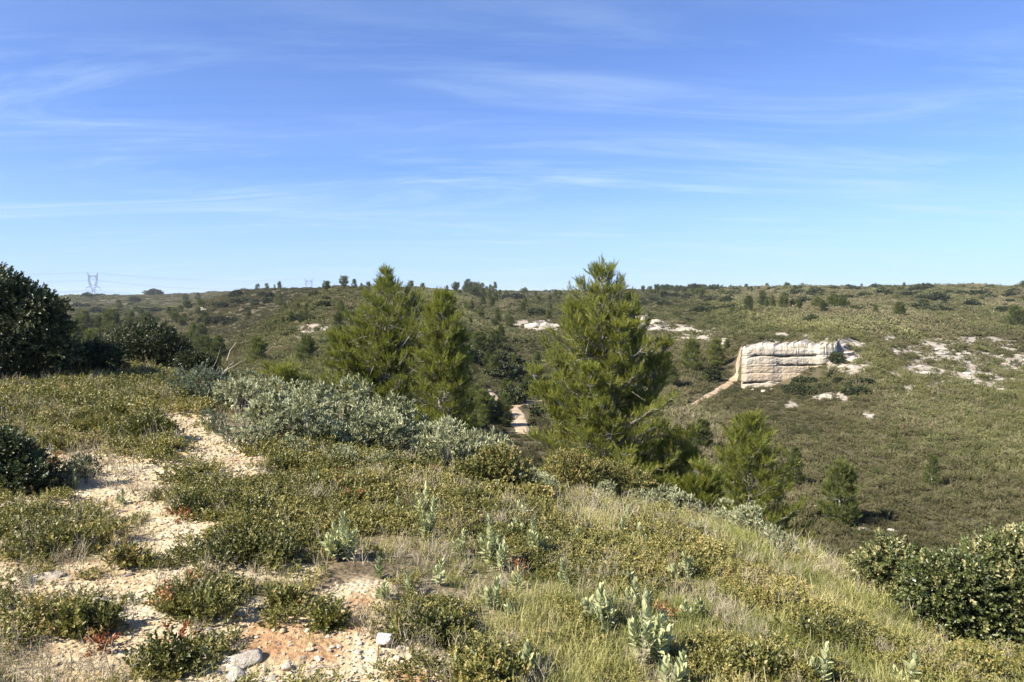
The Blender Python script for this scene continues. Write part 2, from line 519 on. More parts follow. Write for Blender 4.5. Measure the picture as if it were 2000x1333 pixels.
# ------------------------------------------------------------------ ground
def ground_material():
    m, t, L = new_mat('ground')
    tc = nd(t, 'ShaderNodeTexCoord'); P = tc.outputs['Object']
    at = lambda n: nd(t, 'ShaderNodeAttribute', attribute_name=n).outputs['Fac']
    n1 = noise(t, P, 2.3, 7, 0.6); n2 = noise(t, P, 14, 6, 0.65); n3 = noise(t, P, 60, 4, 0.6); nl = noise(t, P, 0.25, 5, 0.6)
    mixf = math2(t, 'ADD', math2(t, 'MULTIPLY', n1, 0.5), math2(t, 'MULTIPLY', n2, 0.5))
    soil = ramp(t, mixf, [(0.35, (0.075, 0.056, 0.034)), (0.5, (0.15, 0.115, 0.07)), (0.65, (0.25, 0.19, 0.12))])
    straw = ramp(t, mixf, [(0.35, (0.10, 0.085, 0.05)), (0.5, (0.21, 0.175, 0.105)), (0.66, (0.36, 0.30, 0.20))])
    scrub = ramp(t, nl, [(0.35, (0.055, 0.05, 0.028)), (0.6, (0.10, 0.085, 0.05))])
    grav = ramp(t, math2(t, 'ADD', math2(t, 'MULTIPLY', n1, 0.62), math2(t, 'MULTIPLY', n2, 0.38)),
                [(0.33, (0.27, 0.155, 0.07)), (0.41, (0.38, 0.265, 0.14)), (0.50, (0.48, 0.39, 0.24)), (0.64, (0.54, 0.48, 0.355))])
    bare = ramp(t, math2(t, 'ADD', math2(t, 'MULTIPLY', n1, 0.6), math2(t, 'MULTIPLY', nl, 0.4)),
                [(0.38, (0.13, 0.105, 0.075)), (0.48, (0.28, 0.245, 0.195)), (0.62, (0.40, 0.36, 0.295))])

    def mix(f, a, b):
        x = nd(t, 'ShaderNodeMix', data_type='RGBA')
        L(f, x.inputs['Factor']); L(a, x.inputs['A']); L(b, x.inputs['B'])
        return x.outputs['Result']
    c = mix(at('far'), soil, scrub)
    c = mix(at('straw'), c, straw)
    c = mix(at('gravel'), c, grav)
    ochre = ramp(t, mixf, [(0.36, (0.24, 0.125, 0.06)), (0.5, (0.37, 0.225, 0.115)), (0.65, (0.46, 0.32, 0.18))])
    c = mix(at('ochre'), c, ochre)
    c = mix(at('bare'), c, bare)
    p = nd(t, 'ShaderNodeBsdfPrincipled')
    L(c, p.inputs['Base Color']); p.inputs['Roughness'].default_value = 0.95; p.inputs['Specular IOR Level'].default_value = 0.1
    vor = nd(t, 'ShaderNodeTexVoronoi'); vor.inputs['Scale'].default_value = 26
    L(P, vor.inputs['Vector'])
    h = math2(t, 'ADD', math2(t, 'MULTIPLY', n2, 0.8), math2(t, 'ADD', math2(t, 'MULTIPLY', n3, 0.3), math2(t, 'MULTIPLY', vor.outputs['Distance'], -0.5)))
    b = nd(t, 'ShaderNodeBump'); b.inputs['Strength'].default_value = 0.8; b.inputs['Distance'].default_value = 0.03
    L(h, b.inputs['Height']); L(b.outputs[0], p.inputs['Normal'])
    out = nd(t, 'ShaderNodeOutputMaterial'); L(p.outputs[0], out.inputs[0])
    return m


def build_ground():
    V = np.stack([XX, YY, ZG], -1).reshape(-1, 3)
    i, j = np.meshgrid(np.arange(NU - 1), np.arange(NY - 1), indexing='ij')
    a = (i * NY + j).ravel()
    F = np.stack([a, a + NY, a + NY + 1, a + 1], -1)
    me = mesh_from('ground', V, [F], ground_material(), smooth=True)
    for n, g in (('gravel', G_GRAVEL), ('bare', G_BARE), ('straw', G_STRAW * (1 - 0.6 * G_GRAVEL)), ('far', sstep(18, 30, YY)), ('ochre', G_OCHRE)):
        at = me.attributes.new(n, 'FLOAT', 'POINT'); at.data.foreach_set('value', g.astype(np.float32).ravel())
    o = part('ground', me)
    tag(o, 'rolling garrigue hills of stony soil under low scrub', 'ground', kind='structure')


build_ground()

# footpaths: strips that follow the ground
PATHS = []


def footpath(pts, label, mat, ym):
    """pts: (px, py, width in photo px)"""
    C = []
    for px, py, w in pts:
        x, y, z = hit(px, py, *ym)
        C.append((x, y, 1.35 * w / FPX * y))
    C = np.array(C)
    d = np.concatenate([[0], np.cumsum(np.hypot(*np.diff(C[:, :2], axis=0).T))])
    q = np.linspace(0, d[-1], 70)
    C = pchip(d, C, q)
    C[:, 0] += 0.25 * fbm(q / 3, q * 0 + 3, 5) ; 
    T = np.gradient(C[:, :2], axis=0); T /= np.linalg.norm(T, axis=1)[:, None] + 1e-9
    Nn = np.stack([-T[:, 1], T[:, 0]], -1)
    # width acts across the walking direction
    ks = np.linspace(-0.5, 0.5, 9)
    W = C[:, 2] * (1 + 0.35 * fbm(q / 1.5, q * 0 + 9, 8))
    X = C[:, 0][:, None] + Nn[:, 0][:, None] * W[:, None] * ks
    Y = C[:, 1][:, None] + Nn[:, 1][:, None] * W[:, None] * ks
    Z = ground(X, Y) + 0.07 * (1 - (2 * np.abs(ks)) ** 4) - 0.02
    V = np.stack([X, Y, Z], -1).reshape(-1, 3)
    i, j = np.meshgrid(np.arange(69), np.arange(8), indexing='ij')
    a = (i * 9 + j).ravel()
    me = mesh_from('path', V, [np.stack([a, a + 9, a + 10, a + 1], -1)], mat, smooth=True)
    tag(part('path', me), label, 'path', kind='structure')
    PATHS.append(np.stack([C[:, 0], C[:, 1], W], -1))


M_PATH = plain_mat('sandy_path', [(0.3, (0.20, 0.135, 0.08)), (0.48, (0.35, 0.255, 0.16)), (0.7, (0.45, 0.36, 0.25))], scale=1.0, bump=0.5)
footpath([(1449, 676, 6), (1443, 700, 7), (1444, 718, 8), (1434, 740, 13), (1408, 760, 12), (1375, 781, 12), (1345, 797, 12), (1318, 812, 11)],
         'narrow ochre footpath climbing to the left edge of the pale rock face', M_PATH, (40, 110))
footpath([(958, 762, 8), (968, 776, 14), (988, 792, 34), (1003, 808, 30), (1014, 828, 24), (1022, 850, 20)],
         'sandy track in the valley between the two tall pines', M_PATH, (40, 110))
footpath([(1000, 797, 18), (1030, 789, 16), (1062, 783, 10)],
         'short sandy branch track behind the round dark bush in the valley', M_PATH, (40, 110))


def path_dist(x, y):
    d = np.full(np.shape(x), 1e9)
    for P in PATHS:
        for k in range(0, len(P), 2):
            d = np.minimum(d, np.hypot(x - P[k, 0], y - P[k, 1]) - P[k, 2] * 0.55)
    return d


# ------------------------------------------------------------------ templates for leaves, needles, blades
def frames(d, roll):
    """rotation matrices whose z axis is d"""
    d = np.asarray(d, float); d = d / (np.linalg.norm(d, axis=1)[:, None] + 1e-9)
    ref = np.where(np.abs(d[:, 2:3]) > 0.9, np.array([[1.0, 0, 0]]), np.array([[0, 0, 1.0]]))
    x = np.cross(ref, d); x /= np.linalg.norm(x, axis=1)[:, None] + 1e-9
    y = np.cross(d, x)
    c, s = np.cos(roll)[:, None], np.sin(roll)[:, None]
    return np.stack([x * c + y * s, -x * s + y * c, d], -1)


def rep(geo, TV, TF, Rm, S, P, v=0.5, tv=None):
    TV = np.asarray(TV, float); TF = np.asarray(TF, int)
    n, k = len(P), len(TV)
    if n == 0: return
    S = np.asarray(S, float)
    S = np.broadcast_to(S, (n,)) if S.ndim < 2 else S
    V = np.einsum('nij,nkj->nki', Rm, TV[None] * (S[:, None, None] if S.ndim == 1 else S[:, None, :])) + np.asarray(P)[:, None, :]
    F = (TF[None] + (np.arange(n) * k)[:, None, None]).reshape(-1, TF.shape[1])
    vv = np.broadcast_to(np.asarray(v, float), (n,))[:, None] + (0 if tv is None else np.asarray(tv)[None, :])
    geo.add(V.reshape(-1, 3), F, np.broadcast_to(vv, (n, k)).ravel())


def tube(geo, pts, rad, n=5, v=0.5):
    pts = np.asarray(pts, float); k = len(pts)
    rad = np.broadcast_to(np.asarray(rad, float), (k,))
    d = np.gradient(pts, axis=0)
    Rm = frames(d, np.zeros(k))
    a = np.linspace(0, 2 * np.pi, n, endpoint=False)
    ring = np.stack([np.cos(a), np.sin(a), 0 * a], -1)
    V = np.einsum('kij,nj->kni', Rm, ring) * rad[:, None, None] + pts[:, None, :]
    i, j = np.meshgrid(np.arange(k - 1), np.arange(n), indexing='ij')
    A = i * n + j; B = i * n + (j + 1) % n
    geo.add(V.reshape(-1, 3), np.stack([A.ravel(), B.ravel(), (B + n).ravel(), (A + n).ravel()], -1), v)


def rdir(n, up=0.0, r=rng):
    d = r.normal(size=(n, 3)); d /= np.linalg.norm(d, axis=1)[:, None]
    d[:, 2] += up
    return d / np.linalg.norm(d, axis=1)[:, None]


def spray_template(nleaf, length, lw, ll, r, ang=0.9, dv=0.25, fold=0.25):
    """a twig with leaves round it, along +z, 2 triangles a leaf"""
    g = []
    tv = []
    for i in range(nleaf):
        h = length * (0.15 + 0.85 * (i + r.random()) / nleaf)
        az = i * 2.4 + r.random()
        el = ang * (1.1 - 0.55 * h / length) + r.normal() * 0.2
        d = np.array([math.cos(az) * math.sin(el), math.sin(az) * math.sin(el), math.cos(el)])
        side = np.cross(d, [0, 0, 1.0]); side /= np.linalg.norm(side) + 1e-9
        up = np.cross(side, d)
        tw = r.normal() * 0.6
        s2 = side * math.cos(tw) + up * math.sin(tw); u2 = np.cross(s2, d)
        l = ll * r.uniform(0.75, 1.2); w = lw * r.uniform(0.8, 1.2)
        b = np.array([0, 0, h])
        g += [b, b + d * l * 0.5 + s2 * w * 0.5 + u2 * w * fold, b + d * l, b + d * l * 0.5 - s2 * w * 0.5 + u2 * w * fold]
        tv += [r.uniform(-dv, dv)] * 4
    V = np.array(g)
    F = np.array([[4 * i, 4 * i + 1, 4 * i + 2] for i in range(nleaf)] + [[4 * i, 4 * i + 2, 4 * i + 3] for i in range(nleaf)])
    return V, F, np.array(tv)


def needle_template(n, length, nl, nw, r, ang=0.55):
    """a shoot of pine needles along +z, one triangle a needle"""
    V = []; tv = []
    for i in range(n):
        h = length * (i + r.random()) / n
        az = r.random() * 6.283
        el = ang * (1.15 - 0.75 * h / length) + r.normal() * 0.12
        d = np.array([math.cos(az) * math.sin(el), math.sin(az) * math.sin(el), math.cos(el)])
        s = np.cross(d, r.normal(size=3)); s /= np.linalg.norm(s) + 1e-9
        b = np.array([0, 0, h]); l = nl * r.uniform(0.75, 1.15)
        V += [b - s * nw * 0.5, b + s * nw * 0.5, b + d * l]
        q = r.uniform(-0.15, 0.15)
        tv += [q, q, q + 0.1]
    V = np.array(V)
    return V, np.arange(len(V)).reshape(-1, 3), np.array(tv)


def lump_points(lumps, n, r, depth=(0.72, 1.04), zmin=-9.0, inner=0.7):
    """points near the outer skin of a union of balls (cx,cy,cz,rx,rz), with the outward direction"""
    L = np.array([(l[0], l[1], l[2], l[3], l[4] if len(l) > 4 else l[3]) for l in lumps], float)
    w = L[:, 3] * (L[:, 3] + L[:, 4]); w /= w.sum()
    P, D = [], []
    got = 0
    while got < n:
        m = int((n - got) * 1.8) + 40
        k = r.choice(len(L), m, p=w)
        d = rdir(m, 0.12, r)
        rad = r.uniform(depth[0], depth[1], m)
        sc = np.stack([L[k, 3], L[k, 3], L[k, 4]], -1)
        p = L[k, :3] + d * sc * rad[:, None]
        ok = p[:, 2] > zmin
        for q in L:
            e = (p - q[:3]) / np.array([q[3], q[3], q[4]])
            ok &= ~((np.linalg.norm(e, axis=1) < inner) & (np.abs(L[k, 0] - q[0]) + np.abs(L[k, 1] - q[1]) + np.abs(L[k, 2] - q[2]) > 1e-6))
        P.append(p[ok]); D.append(d[ok]); got += int(ok.sum())
    return np.concatenate(P)[:n], np.concatenate(D)[:n]


# ------------------------------------------------------------------ materials of plants and stone
M_PINE = leaf_mat('pine_needles', [(0.0, (0.069, 0.087, 0.015)), (0.4, (0.164, 0.186, 0.032)), (0.75, (0.263, 0.270, 0.056)), (1.0, (0.376, 0.338, 0.094))], rough=0.5, spec=0.3, transl=0.36)
M_PINE_FAR = leaf_mat('far_pine_needles', [(0.0, (0.044, 0.059, 0.018)), (0.5, (0.106, 0.127, 0.033)), (1.0, (0.207, 0.220, 0.065))], rough=0.6, spec=0.2, transl=0.32, rnd=0.5)
M_PBARK = plain_mat('pale_pine_bark', [(0.3, (0.13, 0.112, 0.09)), (0.5, (0.255, 0.232, 0.20)), (0.7, (0.37, 0.345, 0.305))], scale=9, stretch=(1, 1, 0.3), bump=0.4)
M_BARK = plain_mat('grey_bark', [(0.3, (0.10, 0.085, 0.07)), (0.6, (0.24, 0.215, 0.185))], scale=14, stretch=(1, 1, 0.3), bump=0.5)
M_TWIG = plain_mat('dry_twig', [(0.3, (0.20, 0.175, 0.15)), (0.6, (0.42, 0.385, 0.34))], scale=20, bump=0)
M_OAK = leaf_mat('holm_oak_leaves', [(0.0, (0.016, 0.024, 0.009)), (0.45, (0.040, 0.056, 0.018)), (0.8, (0.085, 0.100, 0.036)), (1.0, (0.17, 0.17, 0.085))], rough=0.42, spec=0.4, transl=0.12)
M_OAKG = leaf_mat('glossy_oak_leaves', [(0.0, (0.024, 0.033, 0.010)), (0.4, (0.061, 0.077, 0.020)), (0.7, (0.127, 0.143, 0.046)), (0.9, (0.231, 0.231, 0.105)), (1.0, (0.330, 0.286, 0.132))], rough=0.38, spec=0.5, transl=0.12)
M_KERM = leaf_mat('kermes_oak_leaves', [(0.0, (0.049, 0.052, 0.013)), (0.35, (0.120, 0.120, 0.029)), (0.6, (0.226, 0.201, 0.055)), (0.8, (0.354, 0.293, 0.104)), (0.95, (0.403, 0.317, 0.134)), (1.0, (0.390, 0.244, 0.098))], rough=0.45, spec=0.4, transl=0.22, inst=0.5)
M_KERM1 = leaf_mat('low_oak_leaves', [(0.0, (0.040, 0.045, 0.013)), (0.4, (0.103, 0.107, 0.027)), (0.65, (0.181, 0.175, 0.048)), (0.88, (0.294, 0.256, 0.085)), (1.0, (0.375, 0.263, 0.106))], rough=0.45, spec=0.4, transl=0.2, rnd=0.35)
M_RED = leaf_mat('rusty_leaves', [(0.0, (0.11, 0.035, 0.015)), (0.4, (0.24, 0.075, 0.03)), (0.7, (0.34, 0.14, 0.055)), (1.0, (0.36, 0.24, 0.10))], rough=0.55, transl=0.2)
M_SAGE = leaf_mat('sage_leaves', [(0.0, (0.13, 0.138, 0.068)), (0.35, (0.265, 0.278, 0.155)), (0.7, (0.405, 0.41, 0.255)), (1.0, (0.54, 0.53, 0.34))], rough=0.8, spec=0.12, transl=0.2, tcol=(1.0, 1.05, 0.7))
M_SAGE_DARK = leaf_mat('grey_green_leaves', [(0.0, (0.075, 0.092, 0.06)), (0.5, (0.15, 0.175, 0.115)), (1.0, (0.26, 0.285, 0.20))], rough=0.75, spec=0.15, transl=0.2, tcol=(1.0, 1.05, 0.7))
M_GRASS = leaf_mat('grass_blades', [(0.0, (0.075, 0.092, 0.024)), (0.25, (0.19, 0.205, 0.055)), (0.5, (0.335, 0.315, 0.115)), (0.75, (0.46, 0.395, 0.195)), (1.0, (0.49, 0.41, 0.28))], rough=0.6, spec=0.25, transl=0.3, inst=0.6, rnd=0.2)
M_DRY = leaf_mat('dry_stalks', [(0.0, (0.14, 0.11, 0.08)), (0.5, (0.33, 0.28, 0.20)), (1.0, (0.48, 0.42, 0.30))], rough=0.8, spec=0.1, transl=0.1, inst=0.4)
M_SCRUB = leaf_mat('scrub_leaves', [(0.0, (0.036, 0.042, 0.016)), (0.25, (0.078, 0.084, 0.032)), (0.5, (0.142, 0.143, 0.058)), (0.75, (0.205, 0.197, 0.090)), (1.0, (0.275, 0.25, 0.145))], rough=0.65, spec=0.2, transl=0.2, inst=0.5, rnd=0.2)
M_STONE = plain_mat('pale_limestone', [(0.25, (0.22, 0.17, 0.12)), (0.45, (0.40, 0.345, 0.265)), (0.65, (0.52, 0.475, 0.40))], scale=7, bump=0.6)
M_PEB = plain_mat('gravel_stones', [(0.15, (0.30, 0.16, 0.07)), (0.33, (0.42, 0.29, 0.155)), (0.5, (0.50, 0.41, 0.265)), (0.8, (0.56, 0.505, 0.405))], scale=5, bump=0.4)
M_WHITE = plain_mat('white_limestone', [(0.25, (0.42, 0.36, 0.28)), (0.45, (0.64, 0.60, 0.53)), (0.65, (0.74, 0.71, 0.66))], scale=7, bump=0.5)
M_ROCKG = plain_mat('grey_limestone', [(0.25, (0.15, 0.125, 0.10)), (0.5, (0.31, 0.275, 0.23)), (0.7, (0.43, 0.39, 0.335))], scale=1.4, bump=0.6, bdist=0.1)


# ------------------------------------------------------------------ uncountable cover: one object each, its plants set out by geometry nodes
def stuff(name, label, cat, P, E, S, idx, tint, protos):
    P = np.asarray(P, np.float32); n = len(P)
    me = bpy.data.meshes.new(name)
    me.vertices.add(n); me.vertices.foreach_set('co', P.ravel())
    for an, ty, val in (('tint', 'FLOAT', tint), ('which', 'INT', idx)):
        a = me.attributes.new(an, ty, 'POINT'); a.data.foreach_set('value', np.asarray(val, np.int32 if ty == 'INT' else np.float32))
    for an, val in (('turn', E), ('size', S)):
        a = me.attributes.new(an, 'FLOAT_VECTOR', 'POINT'); a.data.foreach_set('vector', np.asarray(val, np.float32).ravel())
    me.update()
    o = part(name, me)
    tag(o, label, cat, kind='stuff')
    ng = bpy.data.node_groups.new(name, 'GeometryNodeTree')
    ng.interface.new_socket('Geometry', in_out='INPUT', socket_type='NodeSocketGeometry')
    ng.interface.new_socket('Geometry', in_out='OUTPUT', socket_type='NodeSocketGeometry')
    L = ng.links.new
    gi = nd(ng, 'NodeGroupInput'); go = nd(ng, 'NodeGroupOutput')
    iop = nd(ng, 'GeometryNodeInstanceOnPoints')
    join = nd(ng, 'GeometryNodeJoinGeometry')
    for k, pm in enumerate(protos):
        po = bpy.data.objects.new(name + '_kind', pm)     # only its mesh is read, it stands nowhere
        oi = nd(ng, 'GeometryNodeObjectInfo'); oi.inputs['Object'].default_value = po
        gti = nd(ng, 'GeometryNodeGeometryToInstance')
        L(oi.outputs['Geometry'], gti.inputs[0]); L(gti.outputs[0], join.inputs[0])

    def named(n, ty):
        x = nd(ng, 'GeometryNodeInputNamedAttribute', data_type=ty); x.inputs['Name'].default_value = n
        return x.outputs[0]
    L(gi.outputs[0], iop.inputs['Points']); L(join.outputs[0], iop.inputs['Instance'])
    iop.inputs['Pick Instance'].default_value = True
    L(named('which', 'INT'), iop.inputs['Instance Index'])
    er = nd(ng, 'FunctionNodeEulerToRotation')
    L(named('turn', 'FLOAT_VECTOR'), er.inputs[0]); L(er.outputs[0], iop.inputs['Rotation'])
    L(named('size', 'FLOAT_VECTOR'), iop.inputs['Scale'])
    L(iop.outputs[0], go.inputs[0])
    md = o.modifiers.new('spread', 'NODES'); md.node_group = ng
    return o


def spread_uy(n, y0, y1, px0=-500, px1=2500, power=0.0):
    """points spread evenly over photo columns and log depth (power 0), or towards even density on the ground (power up)"""
    l0, l1 = math.log(y0), math.log(y1)
    q = rng.random(n)
    if power > 0:
        e0, e1 = math.exp(power * l0), math.exp(power * l1)
        Y = np.exp(np.log(e0 + q * (e1 - e0)) / power)
    else:
        Y = np.exp(l0 + q * (l1 - l0))
    u = (rng.uniform(px0, px1, n) - 1000) / FPX
    return u * Y, Y


# ---- prototypes of scrub, grass, twigs, pebbles
def bush_proto(name, mat, lumps, nsp, tmpl, smin, smax, seed, up=0.55, depth=(0.35, 1.03), zmin=0.0, stems=0, vspread=0.25, inner=0.55):
    r = np.random.default_rng(seed)
    g = Geo()
    P, D = lump_points(lumps, nsp, r, depth, zmin, inner)
    D = D * 0.8 + r.normal(size=D.shape) * 0.45; D[:, 2] += up
    for k, (TV, TF, tv) in enumerate(tmpl):
        s = np.arange(len(P)) % len(tmpl) == k
        rep(g, TV, TF, frames(D[s], r.random(s.sum()) * 6.28), r.uniform(smin, smax, s.sum()), P[s] - D[s] / np.linalg.norm(D[s], axis=1)[:, None] * 0.04,
            np.clip(0.5 + r.normal(size=s.sum()) * vspread, 0, 1), tv)
    return g.mesh(name, mat)


r0 = np.random.default_rng(3)
# hillside scrub: fine upright tufts over a dome
T_TUFT = [spray_template(9, 0.17, 0.030, 0.085, r0, 0.75, 0.22) for _ in range(4)]
T_TUFT_F = [spray_template(6, 0.24, 0.07, 0.15, r0, 0.8, 0.22) for _ in range(3)]
_sc = [(0.0, (0.037, 0.041, 0.017)), (0.25, (0.080, 0.082, 0.034)), (0.5, (0.147, 0.140, 0.062)), (0.75, (0.212, 0.196, 0.098)), (1.0, (0.28, 0.25, 0.155))]
M_SCRUBG = leaf_mat('green_scrub_leaves', [(p, (c[0] * .97, c[1] * 1.02, c[2] * .82)) for p, c in _sc], rough=0.6, spec=0.25, transl=0.22, inst=0.5, rnd=0.2)
M_SCRUBB = leaf_mat('grey_scrub_leaves', [(p, (c[0] * 1.10, c[1] * 1.03, c[2] * 1.16)) for p, c in _sc], rough=0.7, spec=0.15, transl=0.2, inst=0.5, rnd=0.2)
SCM = [M_SCRUBG, M_SCRUBG, M_SCRUBG, M_SCRUB, M_SCRUB, M_SCRUB, M_SCRUBB, M_SCRUBB, M_SCRUBB]
SCRUB_NEAR = []
for k in range(9):
    lum = [(0, 0, 0.05, 0.42, 0.34)] + [(r0.uniform(-.3, .3), r0.uniform(-.3, .3), r0.uniform(0, .12), r0.uniform(.2, .32), r0.uniform(.18, .36)) for _ in range(3)]
    SCRUB_NEAR.append(bush_proto('scrub_bush', SCM[k], lum, 85, T_TUFT, 0.8, 1.25, 100 + k))
SCRUB_FAR = []
for k in range(9):
    lum = [(0, 0, 0.0, 0.5, 0.36)] + [(r0.uniform(-.4, .4), r0.uniform(-.4, .4), 0, r0.uniform(.2, .34), r0.uniform(.18, .3)) for _ in range(3)]
    SCRUB_FAR.append(bush_proto('scrub_bush', SCM[k], lum, 46, T_TUFT_F, 0.8, 1.3, 130 + k))


def blade_tuft(name, mat, n, h0, h1, w, seed, spread=0.04, lean=0.6, segs=2):
    r = np.random.default_rng(seed); g = Geo()
    for i in range(n):
        az = r.random() * 6.283; le = lean * r.random() ** 0.7; h = r.uniform(h0, h1)
        b = np.array([r.normal() * spread, r.normal() * spread, -0.01])
        d = np.array([math.cos(az), math.sin(az), 0]); s = np.array([-d[1], d[0], 0]) * math.cos(r.normal() * .7) + np.array([0, 0, 1]) * 0.2 * r.normal()
        p1 = b + d * h * 0.35 * le + np.array([0, 0, h * 0.55]); p2 = b + d * h * (0.95 * le) + np.array([0, 0, h * (1 - 0.35 * le)])
        ww = w * r.uniform(0.6, 1.3)
        vv = np.clip(0.5 + r.normal() * 0.25, 0, 1)
        g.add([b - s * ww / 2, b + s * ww / 2, p1 + s * ww * 0.4, p1 - s * ww * 0.4], [[0, 1, 2, 3]], vv - 0.05)
        g.add([p1 - s * ww * 0.4, p1 + s * ww * 0.4, p2], [[0, 1, 2]], vv + 0.1)
    return g.mesh(name, mat)


def twig_tuft(name, mat, n, h0, h1, w, seed, lean=0.8):
    r = np.random.default_rng(seed); g = Geo()

    def stick(b, d, l, ww, depth):
        e = b + d * l
        s = np.cross(d, r.normal(size=3)); s /= np.linalg.norm(s) + 1e-9
        m = (b + e) / 2 + r.normal(size=3) * l * 0.06
        vv = np.clip(0.5 + r.normal() * 0.25, 0, 1)
        g.add([b - s * ww / 2, b + s * ww / 2, m + s * ww * .4, m - s * ww * .4], [[0, 1, 2, 3]], vv)
        g.add([m - s * ww * .4, m + s * ww * .4, e + s * ww * .2, e - s * ww * .2], [[0, 1, 2, 3]], vv)
        if depth > 0:
            for q in range(int(r.integers(2, 4))):
                d2 = d + r.normal(size=3) * 0.55; d2[2] += 0.15; d2 /= np.linalg.norm(d2)
                stick(b + (m - b) * 2 * r.uniform(0.4, 1.0), d2, l * r.uniform(0.4, 0.65), ww * 0.65, depth - 1)
    for i in range(n):
        az = r.random() * 6.283; le = lean * r.random()
        d = np.array([math.cos(az) * le, math.sin(az) * le, 1.0]); d /= np.linalg.norm(d)
        stick(np.array([r.normal() * .03, r.normal() * .03, -0.01]), d, r.uniform(h0, h1), w, 1)
    return g.mesh(name, mat)


GRASS_P = [blade_tuft('grass_tuft', M_GRASS, 40, 0.04, 0.115, 0.0038, 200 + k, 0.05, 1.0) for k in range(5)]
DRY_P = [twig_tuft('dry_tuft', M_DRY, 12, 0.07, 0.15, 0.0032, 220 + k) for k in range(4)]


def stone_mesh(name, mat, r, sub=1, flat=0.7, rough=0.25, size=0.5):
    import bmesh
    bm = bmesh.new()
    bmesh.ops.create_icosphere(bm, subdivisions=sub, radius=size)
    off = r.uniform(-50, 50, 3)
    for v in bm.verts:
        c = np.array(v.co) / size
        k = 1 + rough * float(fbm(c[0] * 1.1 + off[0] + c[2], c[1] * 1.1 + off[1] - c[2] * .7, 3, 3)) * 1.6
        # a few flat broken sides
        q = c * k
        for dn in r_planes:
            h = float(np.dot(q, dn))
            if h > 0.62: q = q - dn * (h - 0.62) * 0.85
        v.co = Vector((q[0], q[1], q[2] * flat)) * size
    me = bpy.data.meshes.new(name); bm.to_mesh(me); bm.free()
    me.materials.append(mat)
    for p in me.polygons: p.use_smooth = sub > 2
    return me


PEB_P = []
for k in range(6):
    r_planes = [d for d in rdir(4, 0, r0)]
    PEB_P.append(stone_mesh('pebble', M_PEB, r0, 1, r0.uniform(0.45, 0.8), 0.2))

# low kermes oak cushions that merge into a carpet
T_LEAF = [spray_template(12, 0.085, 0.013, 0.022, r0, 1.0, 0.32) for _ in range(4)]
KERM_P = []
for k in range(5):
    lum = [(r0.uniform(-.10, .10), r0.uniform(-.10, .10), r0.uniform(0, .05), r0.uniform(.07, .13), r0.uniform(.06, .13)) for _ in range(4)]
    KERM_P.append(bush_proto('oak_cushion', M_KERM, lum, 52, T_LEAF, 0.8, 1.3, 240 + k, up=0.5, depth=(0.5, 1.05)))


# ------------------------------------------------------------------ trees and shrubs: builders
T_SHOOT = [needle_template(30, 0.20, 0.085, 0.0075, r0) for _ in range(4)]
T_SHOOT_M = [needle_template(14, 0.30, 0.15, 0.020, r0) for _ in range(3)]
T_SHOOT_F = [needle_template(9, 0.50, 0.34, 0.075, r0) for _ in range(3)]


